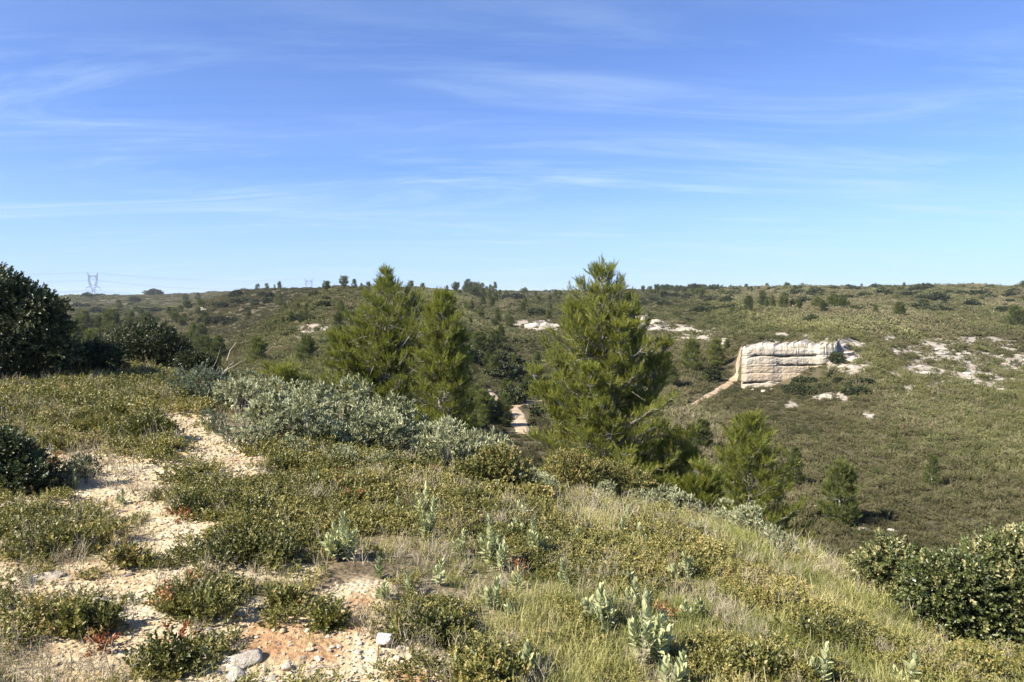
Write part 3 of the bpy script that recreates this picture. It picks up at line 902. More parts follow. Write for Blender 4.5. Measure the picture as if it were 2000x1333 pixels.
def pine_meshes(seed, H, prof, leaders=(), whorl=0.22, nper=6, shoots=4.0, shoot_s=(0.8, 1.3), tmpl=None, mat=None, trunk_r=0.06, bushy=1.0, low=0.04, up=0.55, sides=5, bare=0.10, updir=1.0, skirt=0):
    """crown, trunk and limbs of an Aleppo pine; prof: [(height fraction, crown radius)], leaders: [(x, y, from height, to height, reach)]"""
    r = np.random.default_rng(seed)
    tmpl = tmpl or T_SHOOT
    crown, limbs, trunk = Geo(), Geo(), Geo()
    SP_, SD_ = [], []
    pf = np.array(prof)

    def stem(base, top, rad, z0, rf, geo):
        k = 9
        t = np.linspace(0, 1, k)[:, None]
        pts = np.array(base)[None] * (1 - t) + np.array(top)[None] * t
        wob = np.stack([fbm(t[:, 0] * 2.2 + seed, t[:, 0] * 0 + 1.5, seed), fbm(t[:, 0] * 2.2 + seed, t[:, 0] * 0 + 7.7, seed + 1), t[:, 0] * 0], -1)
        pts = pts + wob * 0.05 * H * np.sin(t * np.pi)
        tube(geo, pts, np.linspace(rad, rad * 0.15, k), 7)
        L = np.linalg.norm(np.array(top) - np.array(base))
        nw = max(3, int(L * (1 - z0) / whorl))
        for w in range(nw):
            f = z0 + (1 - z0) * (w + r.uniform(-.35, .35)) / nw
            f = min(max(f, z0), 0.985)
            p0 = np.array([np.interp(f, t[:, 0], pts[:, c]) for c in range(3)])
            reach = rf(f)
            n = max(2, int(nper * r.uniform(0.7, 1.3)))
            a0 = r.random() * 6.28
            for q in range(n):
                az = a0 + q * 6.283 / n + r.uniform(-.4, .4)
                ln = reach * r.uniform(0.6, 1.12)
                branch(p0, az, ln, f)
        if z0 < .06 and skirt:
            for q in range(skirt):
                f = r.uniform(.015, .16)
                branch(np.array([np.interp(f, t[:, 0], pts[:, c]) for c in range(3)]), r.random() * 6.283, rf(f) * r.uniform(.55, 1.1), f)
        # leading shoots
        for q in range(int(5 * shoots / 4) + 3):
            f = 1 - 0.09 * r.random() * (4.0 / H)
            SP_.append(np.array(top) * f + np.array(base) * (1 - f) + r.normal(size=3) * 0.04); d = r.normal(size=3) * 0.25; d[2] = 1; SD_.append(d)
        SP_.append(np.array(top) - [0, 0, 0.08]); SD_.append(np.array([r.normal() * .05, r.normal() * .05, 1.0]))

    def branch(p0, az, ln, f):
        if ln < 0.05: return
        el0 = up * (0.25 + 0.9 * f) + r.normal() * 0.12
        o = np.array([math.cos(az), math.sin(az), 0])
        t = np.linspace(0, 1, 5)
        rise = math.tan(el0) * t * ln * 0.6 + ln * 0.30 * t ** 2 * (0.2 + f) - ln * 0.12 * np.sin(t * np.pi) * (1 - f)
        sidev = np.array([-o[1], o[0], 0]) * r.normal() * 0.12 * ln
        pts = p0 + o * (t * ln)[:, None] + sidev * (t ** 2)[:, None] + np.array([0, 0, 1.0]) * rise[:, None]
        br = 0.007 + 0.009 * ln
        tube(limbs, pts, np.linspace(br, 0.004, 5), sides)
        end = pts[-1]; dr = pts[-1] - pts[-2]; dr /= np.linalg.norm(dr) + 1e-9
        ns = int(shoots * ln / 0.25 * bushy) + 2
        for q in range(ns):
            g = 1 - r.random() ** 1.15 * (0.86 if f > 0.25 else 0.75)
            b = np.array([np.interp(g, t, pts[:, c]) for c in range(3)])
            sd = o * r.uniform(-.1, .9) + np.array([-o[1], o[0], 0]) * r.normal() * 0.9; sd[2] += r.uniform(-0.1, 0.8)
            sd /= np.linalg.norm(sd) + 1e-9
            sl = ln * 0.33 * (1.15 - g) * r.uniform(0.3, 1.2) + 0.05
            e = b + sd * sl
            if q % 2 == 0:
                m = (b + e) / 2 + r.normal(size=3) * 0.02
                tube(limbs, [b, m, e], [0.0055, 0.004, 0.003], 3)
            for z in range(1 + int(r.random() < 0.75)):
                d = sd * 0.75 + o * 0.2 + r.normal(size=3) * 0.35; d[2] += updir
                SP_.append(b + (e - b) * r.uniform(0.45, 1.0)); SD_.append(d)
        for q in range(3):
            d = dr * 0.7 + r.normal(size=3) * 0.3; d[2] += updir + 0.1
            SP_.append(end - dr * 0.05 * q); SD_.append(d)
        if r.random() < bare:        # leafless grey twigs
            for q in range(4):
                b = np.array([np.interp(r.uniform(.2, .9), t, pts[:, c]) for c in range(3)])
                d = o + r.normal(size=3) * 0.7; d /= np.linalg.norm(d); e = b + d * r.uniform(0.12, 0.35) * (0.4 + ln)
                tube(limbs, [b, (b + e) / 2 + r.normal(size=3) * 0.03, e], [0.006, 0.004, 0.002], 3)

    top = np.array([r.normal() * 0.02 * H, r.normal() * 0.02 * H, H])
    stem(np.array([0, 0, -0.25]), top, trunk_r, low, lambda f: float(np.interp(f, pf[:, 0], pf[:, 1])), trunk)
    for (lx, ly, h0, h1, reach) in leaders:
        stem(np.array([lx * 0.25, ly * 0.25, h0]), np.array([lx, ly, h1]), trunk_r * 0.5, 0.25, lambda f, rc=reach: rc * (1.1 - f) ** 0.6 * 0.9, trunk)
    SPa, SDa = np.array(SP_), np.array(SD_)
    n = len(SPa)
    for k, (TV, TF, tv) in enumerate(tmpl):
        s = np.arange(n) % len(tmpl) == k
        rep(crown, TV, TF, frames(SDa[s], r.random(s.sum()) * 6.28), r.uniform(*shoot_s, s.sum()), SPa[s], np.clip(0.47 + r.normal(size=s.sum()) * 0.2, 0, 1), tv)
    return crown.mesh('pine_crown', mat or M_PINE), trunk.mesh('pine_trunk', M_PBARK, True), limbs.mesh('pine_limbs', M_PBARK, True), n


def pine(loc, ms, label, group=None, rz=0.0, sc=1.0):
    e = empty('pine_tree', loc, label, 'pine tree', group, rz, sc)
    part('crown', ms[0], e); part('trunk', ms[1], e); part('limbs', ms[2], e)
    return e


def oak_meshes(seed, lumps, nsp, tmpl, smin, smax, mat, stems, depth=(0.55, 1.05), inner=0.66, up=0.25, vs=0.2, zmin=0.0, mouter=0.45):
    r = np.random.default_rng(seed)
    cg, tg = Geo(), Geo()
    P, D = lump_points(lumps, nsp, r, depth, zmin, inner)
    D = D * 0.9 + r.normal(size=D.shape) * mouter; D[:, 2] += up
    # clumps of lighter and darker twigs
    cl = 0.5 + 0.55 * fbm(P[:, 0] * 2.2 + P[:, 2] * 1.3 + seed, P[:, 1] * 2.2 - P[:, 2] * 1.7, seed, 2)
    for k, (TV, TF, tv) in enumerate(tmpl):
        s = np.arange(len(P)) % len(tmpl) == k
        rep(cg, TV, TF, frames(D[s], r.random(s.sum()) * 6.28), r.uniform(smin, smax, s.sum()), P[s], np.clip(cl[s] * 0.6 + 0.2 + r.normal(size=s.sum()) * vs, 0, 1), tv)
    for (sx, sy) in stems:
        for l in lumps:
            if r.random() < 0.7 or len(lumps) < 3:
                e = np.array(l[:3]) + rdir(1, 0.4, r)[0] * l[3] * 0.8
                m = np.array([sx * .6 + e[0] * .4, sy * .6 + e[1] * .4, e[2] * 0.55]) + r.normal(size=3) * l[3] * 0.12
                rr = 0.012 + 0.03 * l[3]
                tube(tg, [[sx, sy, -0.1], m, e], [rr, rr * .6, rr * .15], 5)
    return cg.mesh('crown', mat), tg.mesh('stems', M_BARK, True)


def shrub(name, loc, ms, label, cat, group=None, rz=0.0, sc=1.0, stem_name='stems'):
    e = empty(name, loc, label, cat, group, rz, sc)
    part('foliage', ms[0], e); part(stem_name, ms[1], e)
    return e


# ------------------------------------------------------------------ the pale rock face: thick beds of limestone stacked on one another
def cliff_material():
    m, t, L = new_mat('cliff_stone')
    tc = nd(t, 'ShaderNodeTexCoord'); P = tc.outputs['Object']
    mp = nd(t, 'ShaderNodeMapping'); mp.inputs['Scale'].default_value = (1, 1, 0.22); L(P, mp.inputs[0])
    mh = nd(t, 'ShaderNodeMapping'); mh.inputs['Scale'].default_value = (0.25, 0.25, 2.2); L(P, mh.inputs[0])
    n1 = noise(t, mp.outputs[0], 1.6, 6, 0.6); n2 = noise(t, mh.outputs[0], 1.3, 6, 0.62); n3 = noise(t, P, 0.35, 4)
    base = ramp(t, n2, [(0.30, (0.27, 0.215, 0.15)), (0.42, (0.47, 0.405, 0.30)), (0.65, (0.60, 0.535, 0.42))])
    stain = ramp(t, n1, [(0.35, (0.30, 0.19, 0.10)), (0.6, (0.47, 0.345, 0.21))])
    at = nd(t, 'ShaderNodeAttribute', attribute_name='v').outputs['Fac']
    f = math2(t, 'MULTIPLY', math2(t, 'MULTIPLY', at, 0.8), math2(t, 'MULTIPLY', math2(t, 'SUBTRACT', math2(t, 'ADD', n1, n3), 0.72), 2.6, True), True)
    mx = nd(t, 'ShaderNodeMix', data_type='RGBA')
    L(f, mx.inputs['Factor']); L(base, mx.inputs['A']); L(stain, mx.inputs['B'])
    p = nd(t, 'ShaderNodeBsdfPrincipled'); L(mx.outputs['Result'], p.inputs['Base Color'])
    p.inputs['Roughness'].default_value = 0.95; p.inputs['Specular IOR Level'].default_value = 0.1
    b = nd(t, 'ShaderNodeBump'); b.inputs['Strength'].default_value = 0.9; b.inputs['Distance'].default_value = 0.12
    L(math2(t, 'ADD', n2, math2(t, 'MULTIPLY', noise(t, P, 4.0, 6, 0.65), 0.6)), b.inputs['Height']); L(b.outputs[0], p.inputs['Normal'])
    out = nd(t, 'ShaderNodeOutputMaterial'); L(p.outputs[0], out.inputs[0])
    return m


def build_cliff():
    mat = cliff_material()
    XL = (1452 - 1000) / FPX * 83.4 * CP; XR = (1668 - 1000) / FPX * 83.4 * CP
    ZT = zp(83.6, 674); ZB = zp(83.0, 764)
    root = empty('limestone_cliff', (0, 0, 0), 'pale banded limestone rock face on the opposite slope', 'cliff')
    # bed boundaries as fractions of the height, from the top
    cuts = [0.0, 0.22, 0.262, 0.43, 0.468, 0.62, 0.80, 0.86, 1.0]
    back = [0.16, 0.10, 0.09, 0.05, 0.07, 0.03, 0.06, 0.0]     # how far each bed stands back
    stain = [0.0, 0.0, 0.1, 0.4, 0.7, 0.75, 0.4, 0.35]
    nS = 260
    # outline in plan: left return, then the face bending back to the right
    s = np.linspace(0, 1, nS)
    rc = np.random.default_rng(5)
    crk = [rc.uniform(.05, .95, int(rc.integers(0, 3))) for _ in range(8)]
    for b in range(8):
        g = Geo()
        rows = 9
        R_ = np.zeros((rows, nS + 16, 3))
        xs = XL + (XR - XL) * s
        yl = 83.2 + 1.2 * s + 1.0 * np.clip((s - 0.70) / 0.30, 0, 1) ** 2 + 3.5 * np.clip((s - 0.90) / 0.10, 0, 1) ** 2 + 0.22 * fbm(s * 5, s * 0 + 2, 6)
        for q in range(rows):
            t = q / (rows - 1)
            fr = cuts[b] + (cuts[b + 1] - cuts[b]) * t
            z = ZT + (ZB - ZT) * fr + (0.16 * fbm(s * 5, s * 0 + 3.1 * (b + (q >= rows / 2)), 14) + .07 * fbm(s * 25, s * 0 + 3.1 * (b + (q >= rows / 2)), 15)) * (0 < b or q >= rows / 2)
            top_dip = 0.5 * sstep(0.12, 0.0, s) * 0.6
            z = z - top_dip * (1 - fr) + ((.34 * fbm(s * 9, s * 0 + 8, 61, 3) + .30 * fbm(s * 34, s * 0 + 2, 63, 3)) if b == 0 else 0) * (1 - t)
            rnd = 0.05 * (abs(2 * t - 1) ** 7) + (.22 * (1 - t) ** 3 if b == 0 else 0)              # rounded bed edges
            bk = back[b] * (0.6 + 0.5 * fbm(s * 4 + b * 3, s * 0 + b, 70 + b))
            if b in (1, 3): bk = bk + 0.85 * np.clip(fbm(s * 4.5, s * 0 + b * 2.0, 90 + b, 3) * 2.2 + (0.6 if b == 3 else 0.25), 0, 1) * sstep(0.06, 0.16, s) * sstep(0.80, 0.6, s)
            if b == 6: bk = bk + .9 * sstep(0.26, 0.10, s) * sstep(0.0, .04, s)
            bk = bk * sstep(0, .05, s) + .25 * (1 - sstep(0, .05, s))
            y = yl + bk + rnd + 0.035 * fbm(s * 22, np.full(nS, fr * 22 + 3), 33, 4) + 0.025 * fbm(s * 70, np.full(nS, fr * 30), 35, 3)
            for cs in crk[b]: y = y + .09 * np.exp(-((s - cs + .004 * fbm(s * 9, s * 0 + fr * 12, 3)) / .0035) ** 2)
            R_[q, 16:, 0] = xs; R_[q, 16:, 1] = y; R_[q, 16:, 2] = z
            k = np.arange(16)[::-1] / 15.0
            R_[q, :16, 0] = XL + 3.3 * k + 0.10 * fbm(k * 5, k * 0 + fr * 6, 44) * k - 0.02
            R_[q, :16, 1] = yl[0] + .25 + 0.02 + 5.5 * k ** 1.2
            R_[q, :16, 2] = z[0]
        nC = nS + 16
        # top and bottom of the bed reach back into the hill
        topb = R_[0].copy(); topb[:, 1] += 6.5; topb[:, 0] += 3.4; botb = R_[-1].copy(); botb[:, 1] += 6.5; botb[:, 0] += 3.4
        allr = np.concatenate([topb[None], R_, botb[None]])
        nr = rows + 2
        i, j = np.meshgrid(np.arange(nr - 1), np.arange(nC - 1), indexing='ij')
        a = (i * nC + j).ravel()
        g.add(allr.reshape(-1, 3), np.stack([a, a + nC, a + nC + 1, a + 1], -1), stain[b])
        me = g.mesh('rock_bed', mat)
        part('rock_bed', me, root)


build_cliff()


# ------------------------------------------------------------------ rocks and stones
def rock(loc, size, label, cat='rock', name='rock', group=None, mat=None, flat=0.6, seed=1, sub=3, rz=None, stretch=(1, 1), rough=0.3):
    global r_planes
    r = np.random.default_rng(seed)
    r_planes = [d for d in rdir(5, 0.1, r)]
    me = stone_mesh(name, mat or M_STONE, r, sub, flat, rough)
    o = part(name, me)
    o.location = loc; o.scale = (size * stretch[0], size * stretch[1], size); o.rotation_euler = (r.normal() * .1, r.normal() * .1, r.random() * 6.28 if rz is None else rz)
    return tag(o, label, cat, group)


def rock_px(px, py, wpx, label, sink=0.25, ym=(1, 2500), **kw):
    x, y, z = hit(px, py, *ym)
    s = wpx / FPX * y
    return rock((x, y, z + s * (0.5 - sink) * kw.get('flat', 0.6)), s, label, **kw)


rock_px(750, 1262, 40, 'white limestone boulder at the edge of the grass beside the gravel', sink=0.0, flat=0.72, seed=4, mat=M_WHITE, cat='boulder', name='boulder', ym=(1, 8))
rock_px(737, 1283, 17, 'small brown upright stone in front of the white boulder', sink=0.1, flat=1.5, seed=8, mat=M_PEB, name='stone', cat='stone', stretch=(0.6, .6), ym=(1, 8))
rock_px(470, 1296, 90, 'broad flat white slab at the bottom edge of the gravel', sink=0.44, flat=0.26, seed=12, name='rock_slab', cat='rock slab', ym=(1, 8), stretch=(1.2, .8))
rock_px(455, 1325, 60, 'cracked white slab lying just below the broad flat slab', sink=0.44, flat=0.26, seed=13, name='rock_slab', cat='rock slab', ym=(1, 8), stretch=(1.3, .8))
rock_px(560, 1308, 28, 'rough whitish stone lying beside the two white slabs', sink=0.2, flat=0.6, seed=15, name='stone', cat='stone', ym=(1, 8))
rock_px(420, 1282, 55, 'grey weathered slab half buried under the low oak', sink=0.4, flat=0.3, seed=14, name='rock_slab', cat='rock slab', mat=M_ROCKG, ym=(1, 8), stretch=(1.3, .7))
rock_px(80, 1132, 60, 'flat pale slab bedded in the gravel between two oak cushions', sink=0.45, flat=0.22, seed=16, name='rock_slab', cat='rock slab', ym=(1, 9), stretch=(1.4, .8))
rock_px(205, 1172, 42, 'flat grey slab in the gravel behind the twiggy oak cushion', sink=0.45, flat=0.22, seed=17, name='rock_slab', cat='rock slab', mat=M_ROCKG, ym=(1, 9), stretch=(1.4, .8))
rock_px(1683, 1036, 26, 'pale boulder showing through scrub below the half dead pine', sink=0.45, flat=0.5, seed=21, mat=M_ROCKG, stretch=(1.4, .8), name='boulder', cat='boulder', ym=(20, 80))
rock_px(1745, 1038, 16, 'smaller pale rock beside the boulder below the half dead pine', sink=0.45, flat=0.5, seed=22, mat=M_ROCKG, stretch=(1.4, .8), name='boulder', cat='boulder', ym=(20, 80))
rock_px(1731, 1048, 13, 'third pale rock in front of the two rocks below the pine', sink=0.45, flat=0.5, seed=23, mat=M_ROCKG, stretch=(1.4, .8), name='boulder', cat='boulder', ym=(20, 80))
for k, (px, py, w) in enumerate([(1065, 934, 30), (1085, 942, 34), (1102, 956, 28), (1120, 968, 20)]):
    rock_px(px, py, w, 'grey white rock, %s in the line of outcrops at the foot of the tallest pine' % ('uppermost', 'second', 'third', 'lowest')[k], sink=0.35, flat=0.45, seed=30 + k, name='rock_outcrop', cat='rock', group='outcrops below the tallest pine', mat=M_ROCKG, ym=(1, 14))

# loose stones that can be told apart on the gravel
loose = []
for k in range(8):
    r_planes = [d for d in rdir(4, 0, r0)]
    loose.append(stone_mesh('stone', M_PEB if k < 5 else M_STONE, r0, 2, r0.uniform(0.45, 0.75), 0.22))
n_st = 0
for k in range(400):
    if n_st >= 90: break
    px, py = rng.uniform(60, 860), rng.uniform(1080, 1330)
    if rng.random() < 0.6: px, py = rng.uniform(400, 860), rng.uniform(1190, 1330)
    x, y, z = hit(px, py, 1.0, 9)
    if samp(G_GRAVEL, x, y) < 0.5: continue
    s = rng.uniform(8, 17) / FPX * y
    m = loose[int(rng.integers(0, 8))]
    o = bpy.data.objects.new('stone', m); o.location = (x, y, z + s * 0.12); o.scale = (s * rng.uniform(.8, 1.3), s, s * .9); o.rotation_euler = (rng.normal() * .2, rng.normal() * .2, rng.random() * 6.28)
    link(o); tag(o, 'small loose stone, cream to rust, lying on the stony clearing', 'stone', 'loose stones on the stony clearing')
    n_st += 1

# outcrops on the opposite slopes
n_out = 0
for (cx, cy, rx, ry, *rest) in BARE:
    n = int(np.clip(rx * ry / 34, 1, 9))
    for q in range(n):
        px, py = cx + rng.uniform(-.8, .8) * rx, cy + rng.uniform(-.7, .7) * ry
        x, y, z = hit(px, py, 20, 600)
        s = rng.uniform(5, 17) / FPX * y * (0.6 if ry < 5 else 1)
        reg = ('on the slope to the right of the rock face' if cx > 1700 else 'just above and beside the rock face' if cx > 1580 else
               'on the hillside behind the tallest pine' if cx > 960 and cx < 1500 else 'on the rounded hill behind the bushy pine' if cx < 960 else 'below the rock face')
        rock((x, y, z), s, 'pale limestone outcrop breaking the scrub ' + reg, name='rock_outcrop', cat='rock', group='outcrops ' + reg, mat=M_ROCKG if rng.random() < .4 else M_STONE,
             flat=rng.uniform(.25, .5), seed=300 + n_out, sub=2, stretch=(rng.uniform(1.0, 2.2), rng.uniform(.7, 1.1)), rz=rng.normal() * .3, rough=0.35)
        n_out += 1
# ledges trailing right of the rock face, blocks fallen at its foot
for k, (px, py, w, fl) in enumerate([(1668, 676, 40, .30), (1690, 684, 26, .3), (1655, 692, 30, .4), (1668, 704, 34, .35), (1690, 716, 24, .35), (1648, 716, 22, .4), (1712, 700, 20, .3)]):
    x, y, z = hit(px, py, 60, 160)
    q = w / FPX * y
    rock((x, y, z), q, 'broken pale ledge trailing off the right end of the rock face', name='rock_outcrop', cat='rock', group='ledges right of the rock face', mat=M_STONE, flat=fl, seed=780 + k, sub=3, stretch=(1.2, .7), rz=.1, rough=.4)
for k, (px, py, w) in enumerate([(1470, 764, 9), (1492, 767, 12), (1508, 762, 8), (1535, 766, 13), (1552, 771, 8), (1478, 772, 7)]):
    x, y, z = hit(px, py, 60, 120)
    q = w / FPX * y
    rock((x, y, z + q * .15), q, 'pale block fallen at the foot of the rock face', name='boulder', cat='boulder', group='fallen blocks below the rock face', mat=M_STONE, flat=.65, seed=790 + k, sub=2, rough=.4)
# bigger pale rock steps
for k, (px, py, w, hgt) in enumerate([(1040, 640, 34, 12), (1066, 640, 30, 11), (1250, 628, 34, 12), (1280, 633, 40, 11), (1340, 648, 34, 7), (1318, 668, 22, 7)]):
    x, y, z = hit(px, py, 20, 400)
    s = w / FPX * y
    rock((x, y, z + s * .05), s, 'low white rock step on the hillside behind the tallest pine', name='rock_outcrop', cat='rock', group='white rock steps behind the tallest pine', mat=M_STONE, flat=hgt / w * 1.5, seed=700 + k, sub=3, stretch=(1.0, .6), rz=0.1, rough=.3)
for k in range(9):
    x, y, z = hit(1902 + k * 5 + rng.normal(), 610 + (k % 3) * 1.5, 60, 600)
    s = rng.uniform(4.5, 7) / FPX * y
    rock((x, y, z + s * .2), s, 'white block in the short row on the far right plateau', name='boulder', cat='boulder', group='row of white blocks on the plateau', flat=.8, seed=740 + k, sub=2)
for k, (px, py) in enumerate([(1787, 621), (1800, 623), (1812, 624), (1838, 619), (1846, 622), (1875, 625), (1935, 633), (1955, 628)]):
    x, y, z = hit(px, py, 60, 600)
    s = rng.uniform(7, 13) / FPX * y
    rock((x, y, z + s * .1), s, 'white rock at the lip of the plateau to the right of the rock face', name='boulder', cat='boulder', group='white rocks along the plateau lip', flat=.45, seed=760 + k, sub=2)

# ruined white wall on the far left hill
x, y, z = hit(404, 607, 200, 500)
rw = empty('ruined_wall', (x, y, z), 'ruined white stone wall on the far left hillside', 'ruin')
k_ = y / FPX
for (dx, w, h) in ((-10, 4, 6), (-5.5, 5, 3.4), (1, 7, 3.0), (8, 6, 2.4)):
    import bmesh
    bm = bmesh.new(); bmesh.ops.create_cube(bm, size=1)
    for v in bm.verts:
        v.co = Vector((v.co.x * w * k_ + dx * k_ + random.uniform(-.1, .1), v.co.y * .6, (v.co.z + .5) * h * k_ * random.uniform(.8, 1.1) - .3 * (v.co.z < 0)))
    bmesh.ops.bevel(bm, geom=bm.edges[:], offset=.06, segments=1, affect='EDGES')
    me = bpy.data.meshes.new('wall_piece'); bm.to_mesh(me); bm.free(); me.materials.append(M_STONE)
    part('wall_piece', me, rw)


# ------------------------------------------------------------------ pylons and power lines
M_STEEL = plain_mat('galvanised_steel', [(0.3, (0.13, 0.14, 0.19)), (0.7, (0.20, 0.21, 0.27))], scale=.5, rough=.6, bump=0, metal=0.1)
M_INS = plain_mat('insulator_glass', [(0.3, (0.10, 0.12, 0.16)), (0.7, (0.16, 0.18, 0.24))], scale=1, rough=.4, bump=0)


def bar(g, a, b, w=0.32):
    tube(g, [a, b], [w / 2, w / 2], 4)


def pylon_meshes():
    def mir(f):
        for sx in (-1, 1):
            for sy in (-1, 1): f(sx, sy)
    legs, body, arm, horns, beam, ins = Geo(), Geo(), Geo(), Geo(), Geo(), Geo()
    # four legs spreading from a narrow waist at 13.5 m
    mir(lambda sx, sy: bar(legs, (sx * 4.4, sy * 4.4, -3), (sx * 1.5, sy * 1.2, 11), .42))
    mir(lambda sx, sy: bar(legs, (sx * 1.5, sy * 1.2, 11), (sx * 2.6, sy * 1.2, 14.6), .4))
    for sy in (-1, 1):
        for z0, z1, w0, w1 in ((0, 5.5, 3.8, 2.65), (5.5, 11, 2.65, 1.5), (11, 14.6, 1.5, 2.6)):
            yy = lambda z: sy * (3.8 - (3.8 - 1.2) * min(z, 11) / 11)
            bar(body, (-w0, yy(z0), z0), (w1, yy(z1), z1), .22); bar(body, (w0, yy(z0), z0), (-w1, yy(z1), z1), .22)
            bar(body, (-w1, yy(z1), z1), (w1, yy(z1), z1), .24)
    # lower crossarm
    for sy in (-1, 1):
        bar(arm, (-9.2, 0, 14.6), (9.2, 0, 14.6), .26)
        for sx in (-1, 1):
            bar(arm, (sx * 9.2, 0, 14.8), (sx * 4.4, sy * 1.2, 16.4), .3); bar(arm, (sx * 9.2, 0, 14.6), (sx * 2.6, sy * 1.2, 14.6), .3)
            bar(arm, (sx * 4.4, sy * 1.2, 16.4), (sx * 2.6, sy * 1.2, 14.6), .24); bar(arm, (sx * 6.8, sy * .6, 15.6), (sx * 5, sy * .9, 14.6), .2)
            bar(arm, (sx * 4.4, sy * 1.2, 16.4), (sx * 1.4, sy * 1.2, 16.4), .28)
    # two bowed arms carrying the top beam
    for sx in (-1, 1):
        outer = [(4.4, 16.4), (5.4, 20.0), (6.1, 24.0), (6.0, 31.0)]; inner = [(1.5, 16.4), (3.1, 20.0), (4.3, 24.0), (3.9, 29.4)]
        for sy in (-.8, .8):
            for P in (outer, inner):
                for (x0, z0), (x1, z1) in zip(P[:-1], P[1:]): bar(horns, (sx * x0, sy, z0), (sx * x1, sy, z1), .34)
            for (x0, z0), (x1, z1) in zip(outer[:-1], inner[1:]): bar(horns, (sx * x0, sy, z0), (sx * x1, sy, z1), .2)
            for (x0, z0), (x1, z1) in zip(inner[:-1], outer[1:]): bar(horns, (sx * x0, sy, z0), (sx * x1, sy, z1), .2)
            bar(horns, (sx * 6.0, sy, 31), (sx * 6.9, 0, 35.5), .34); bar(horns, (sx * 4.6, sy, 31), (sx * 6.9, 0, 35.5), .26)
    for sy in (-.8, .8):
        bar(beam, (-6, sy, 31), (6, sy, 31), .36); bar(beam, (-6, sy, 29.6), (6, sy, 29.6), .36)
        for k in range(10): bar(beam, (-6 + k * 1.2, sy, 31 if k % 2 else 29.6), (-4.8 + k * 1.2, sy, 29.6 if k % 2 else 31), .24)
    strings = []
    for (x, z, ln) in ((-9.2, 14.6, 4.2), (9.2, 14.6, 4.2)):
        g = Geo(); tube(g, [(x, 0, z), (x, 0, z - ln)], [.17, .17], 6)
        for q in range(8):
            zz = z - .5 - q * (ln - .8) / 7
            tube(g, [(x, 0, zz), (x, 0, zz - .12)], [.26, .26], 8)
        strings.append(g)
    g = Geo()
    for sx in (-1, 1): tube(g, [(sx * 3.6, 0, 29.4), (0, 0, 25.2)], [.15, .15], 6)
    strings.append(g)
    return [('legs', legs, M_STEEL), ('body_lattice', body, M_STEEL), ('crossarm', arm, M_STEEL), ('arch', horns, M_STEEL), ('top_beam', beam, M_STEEL)] + [('insulator', s, M_INS) for s in strings]


PY_M = [(n, g.mesh(n, m)) for n, g, m in pylon_meshes()]


def pylon(px, Y, ztop_py, label, rz, h=36.2):
    x = (px - 1000) / FPX * Y
    z = zp(Y, ztop_py) - h
    e = empty('pylon', (x, Y, z), label, 'pylon', 'pylons of one power line', rz)
    for n, m in PY_M: part(n, m, e)
    return e


PYL = [pylon(184, 1040, 531.5, 'nearest steel pylon on the left skyline, whole arms and crossarm showing', R(8)),
       pylon(604.5, 1330, 543, 'middle steel pylon on the skyline, only its arch above the hill', R(12)),
       pylon(857.5, 1750, 556, 'smallest pylon on the skyline, just its top above the trees', R(14))]
P0 = Vector((PYL[0].location.x - 480, PYL[0].location.y - 120, PYL[0].location.z - 4))


def wires(a, b, az, bz, rzs, sag, label):
    for k, (x, z) in enumerate(((-9.2, 10.3), (9.2, 10.3), (0, 25.2), (-6.9, 35.4), (6.9, 35.4))):
        g = Geo()
        A = Vector(a) + Vector((x * math.cos(rzs), x * math.sin(rzs), z)); B = Vector(b) + Vector((x * math.cos(rzs), x * math.sin(rzs), z))
        t = np.linspace(0, 1, 25)
        pts = np.array(A)[None] * (1 - t[:, None]) + np.array(B)[None] * t[:, None]
        pts[:, 2] -= sag * (0.7 if k > 2 else 1) * 4 * t * (1 - t)
        tube(g, pts, 0.05 if k > 2 else .10, 4)
        o = part('power_line', g.mesh('power_line', M_STEEL))
        tag(o, ('thin earth wire' if k > 2 else 'power cable') + ' strung ' + label, 'cable', 'cables strung ' + label)


wires(P0, PYL[0].location, 0, 0, R(8), 7, 'from the nearest pylon out past the dark oak')
wires(PYL[0].location, PYL[1].location, 0, 0, R(10), 11, 'between the nearest and the middle pylon')
wires(PYL[1].location, PYL[2].location, 0, 0, R(13), 14, 'between the middle and the smallest pylon')


# ------------------------------------------------------------------ the large pines
def pine_at(px, Y, top_py, seed, prof, leaders, label, **kw):
    x, y, z = at_depth(px, Y)
    H = zp(Y, top_py) - z
    ms = pine_meshes(seed, H, prof, leaders, **kw)
    return pine((x, y, z), ms, label), H


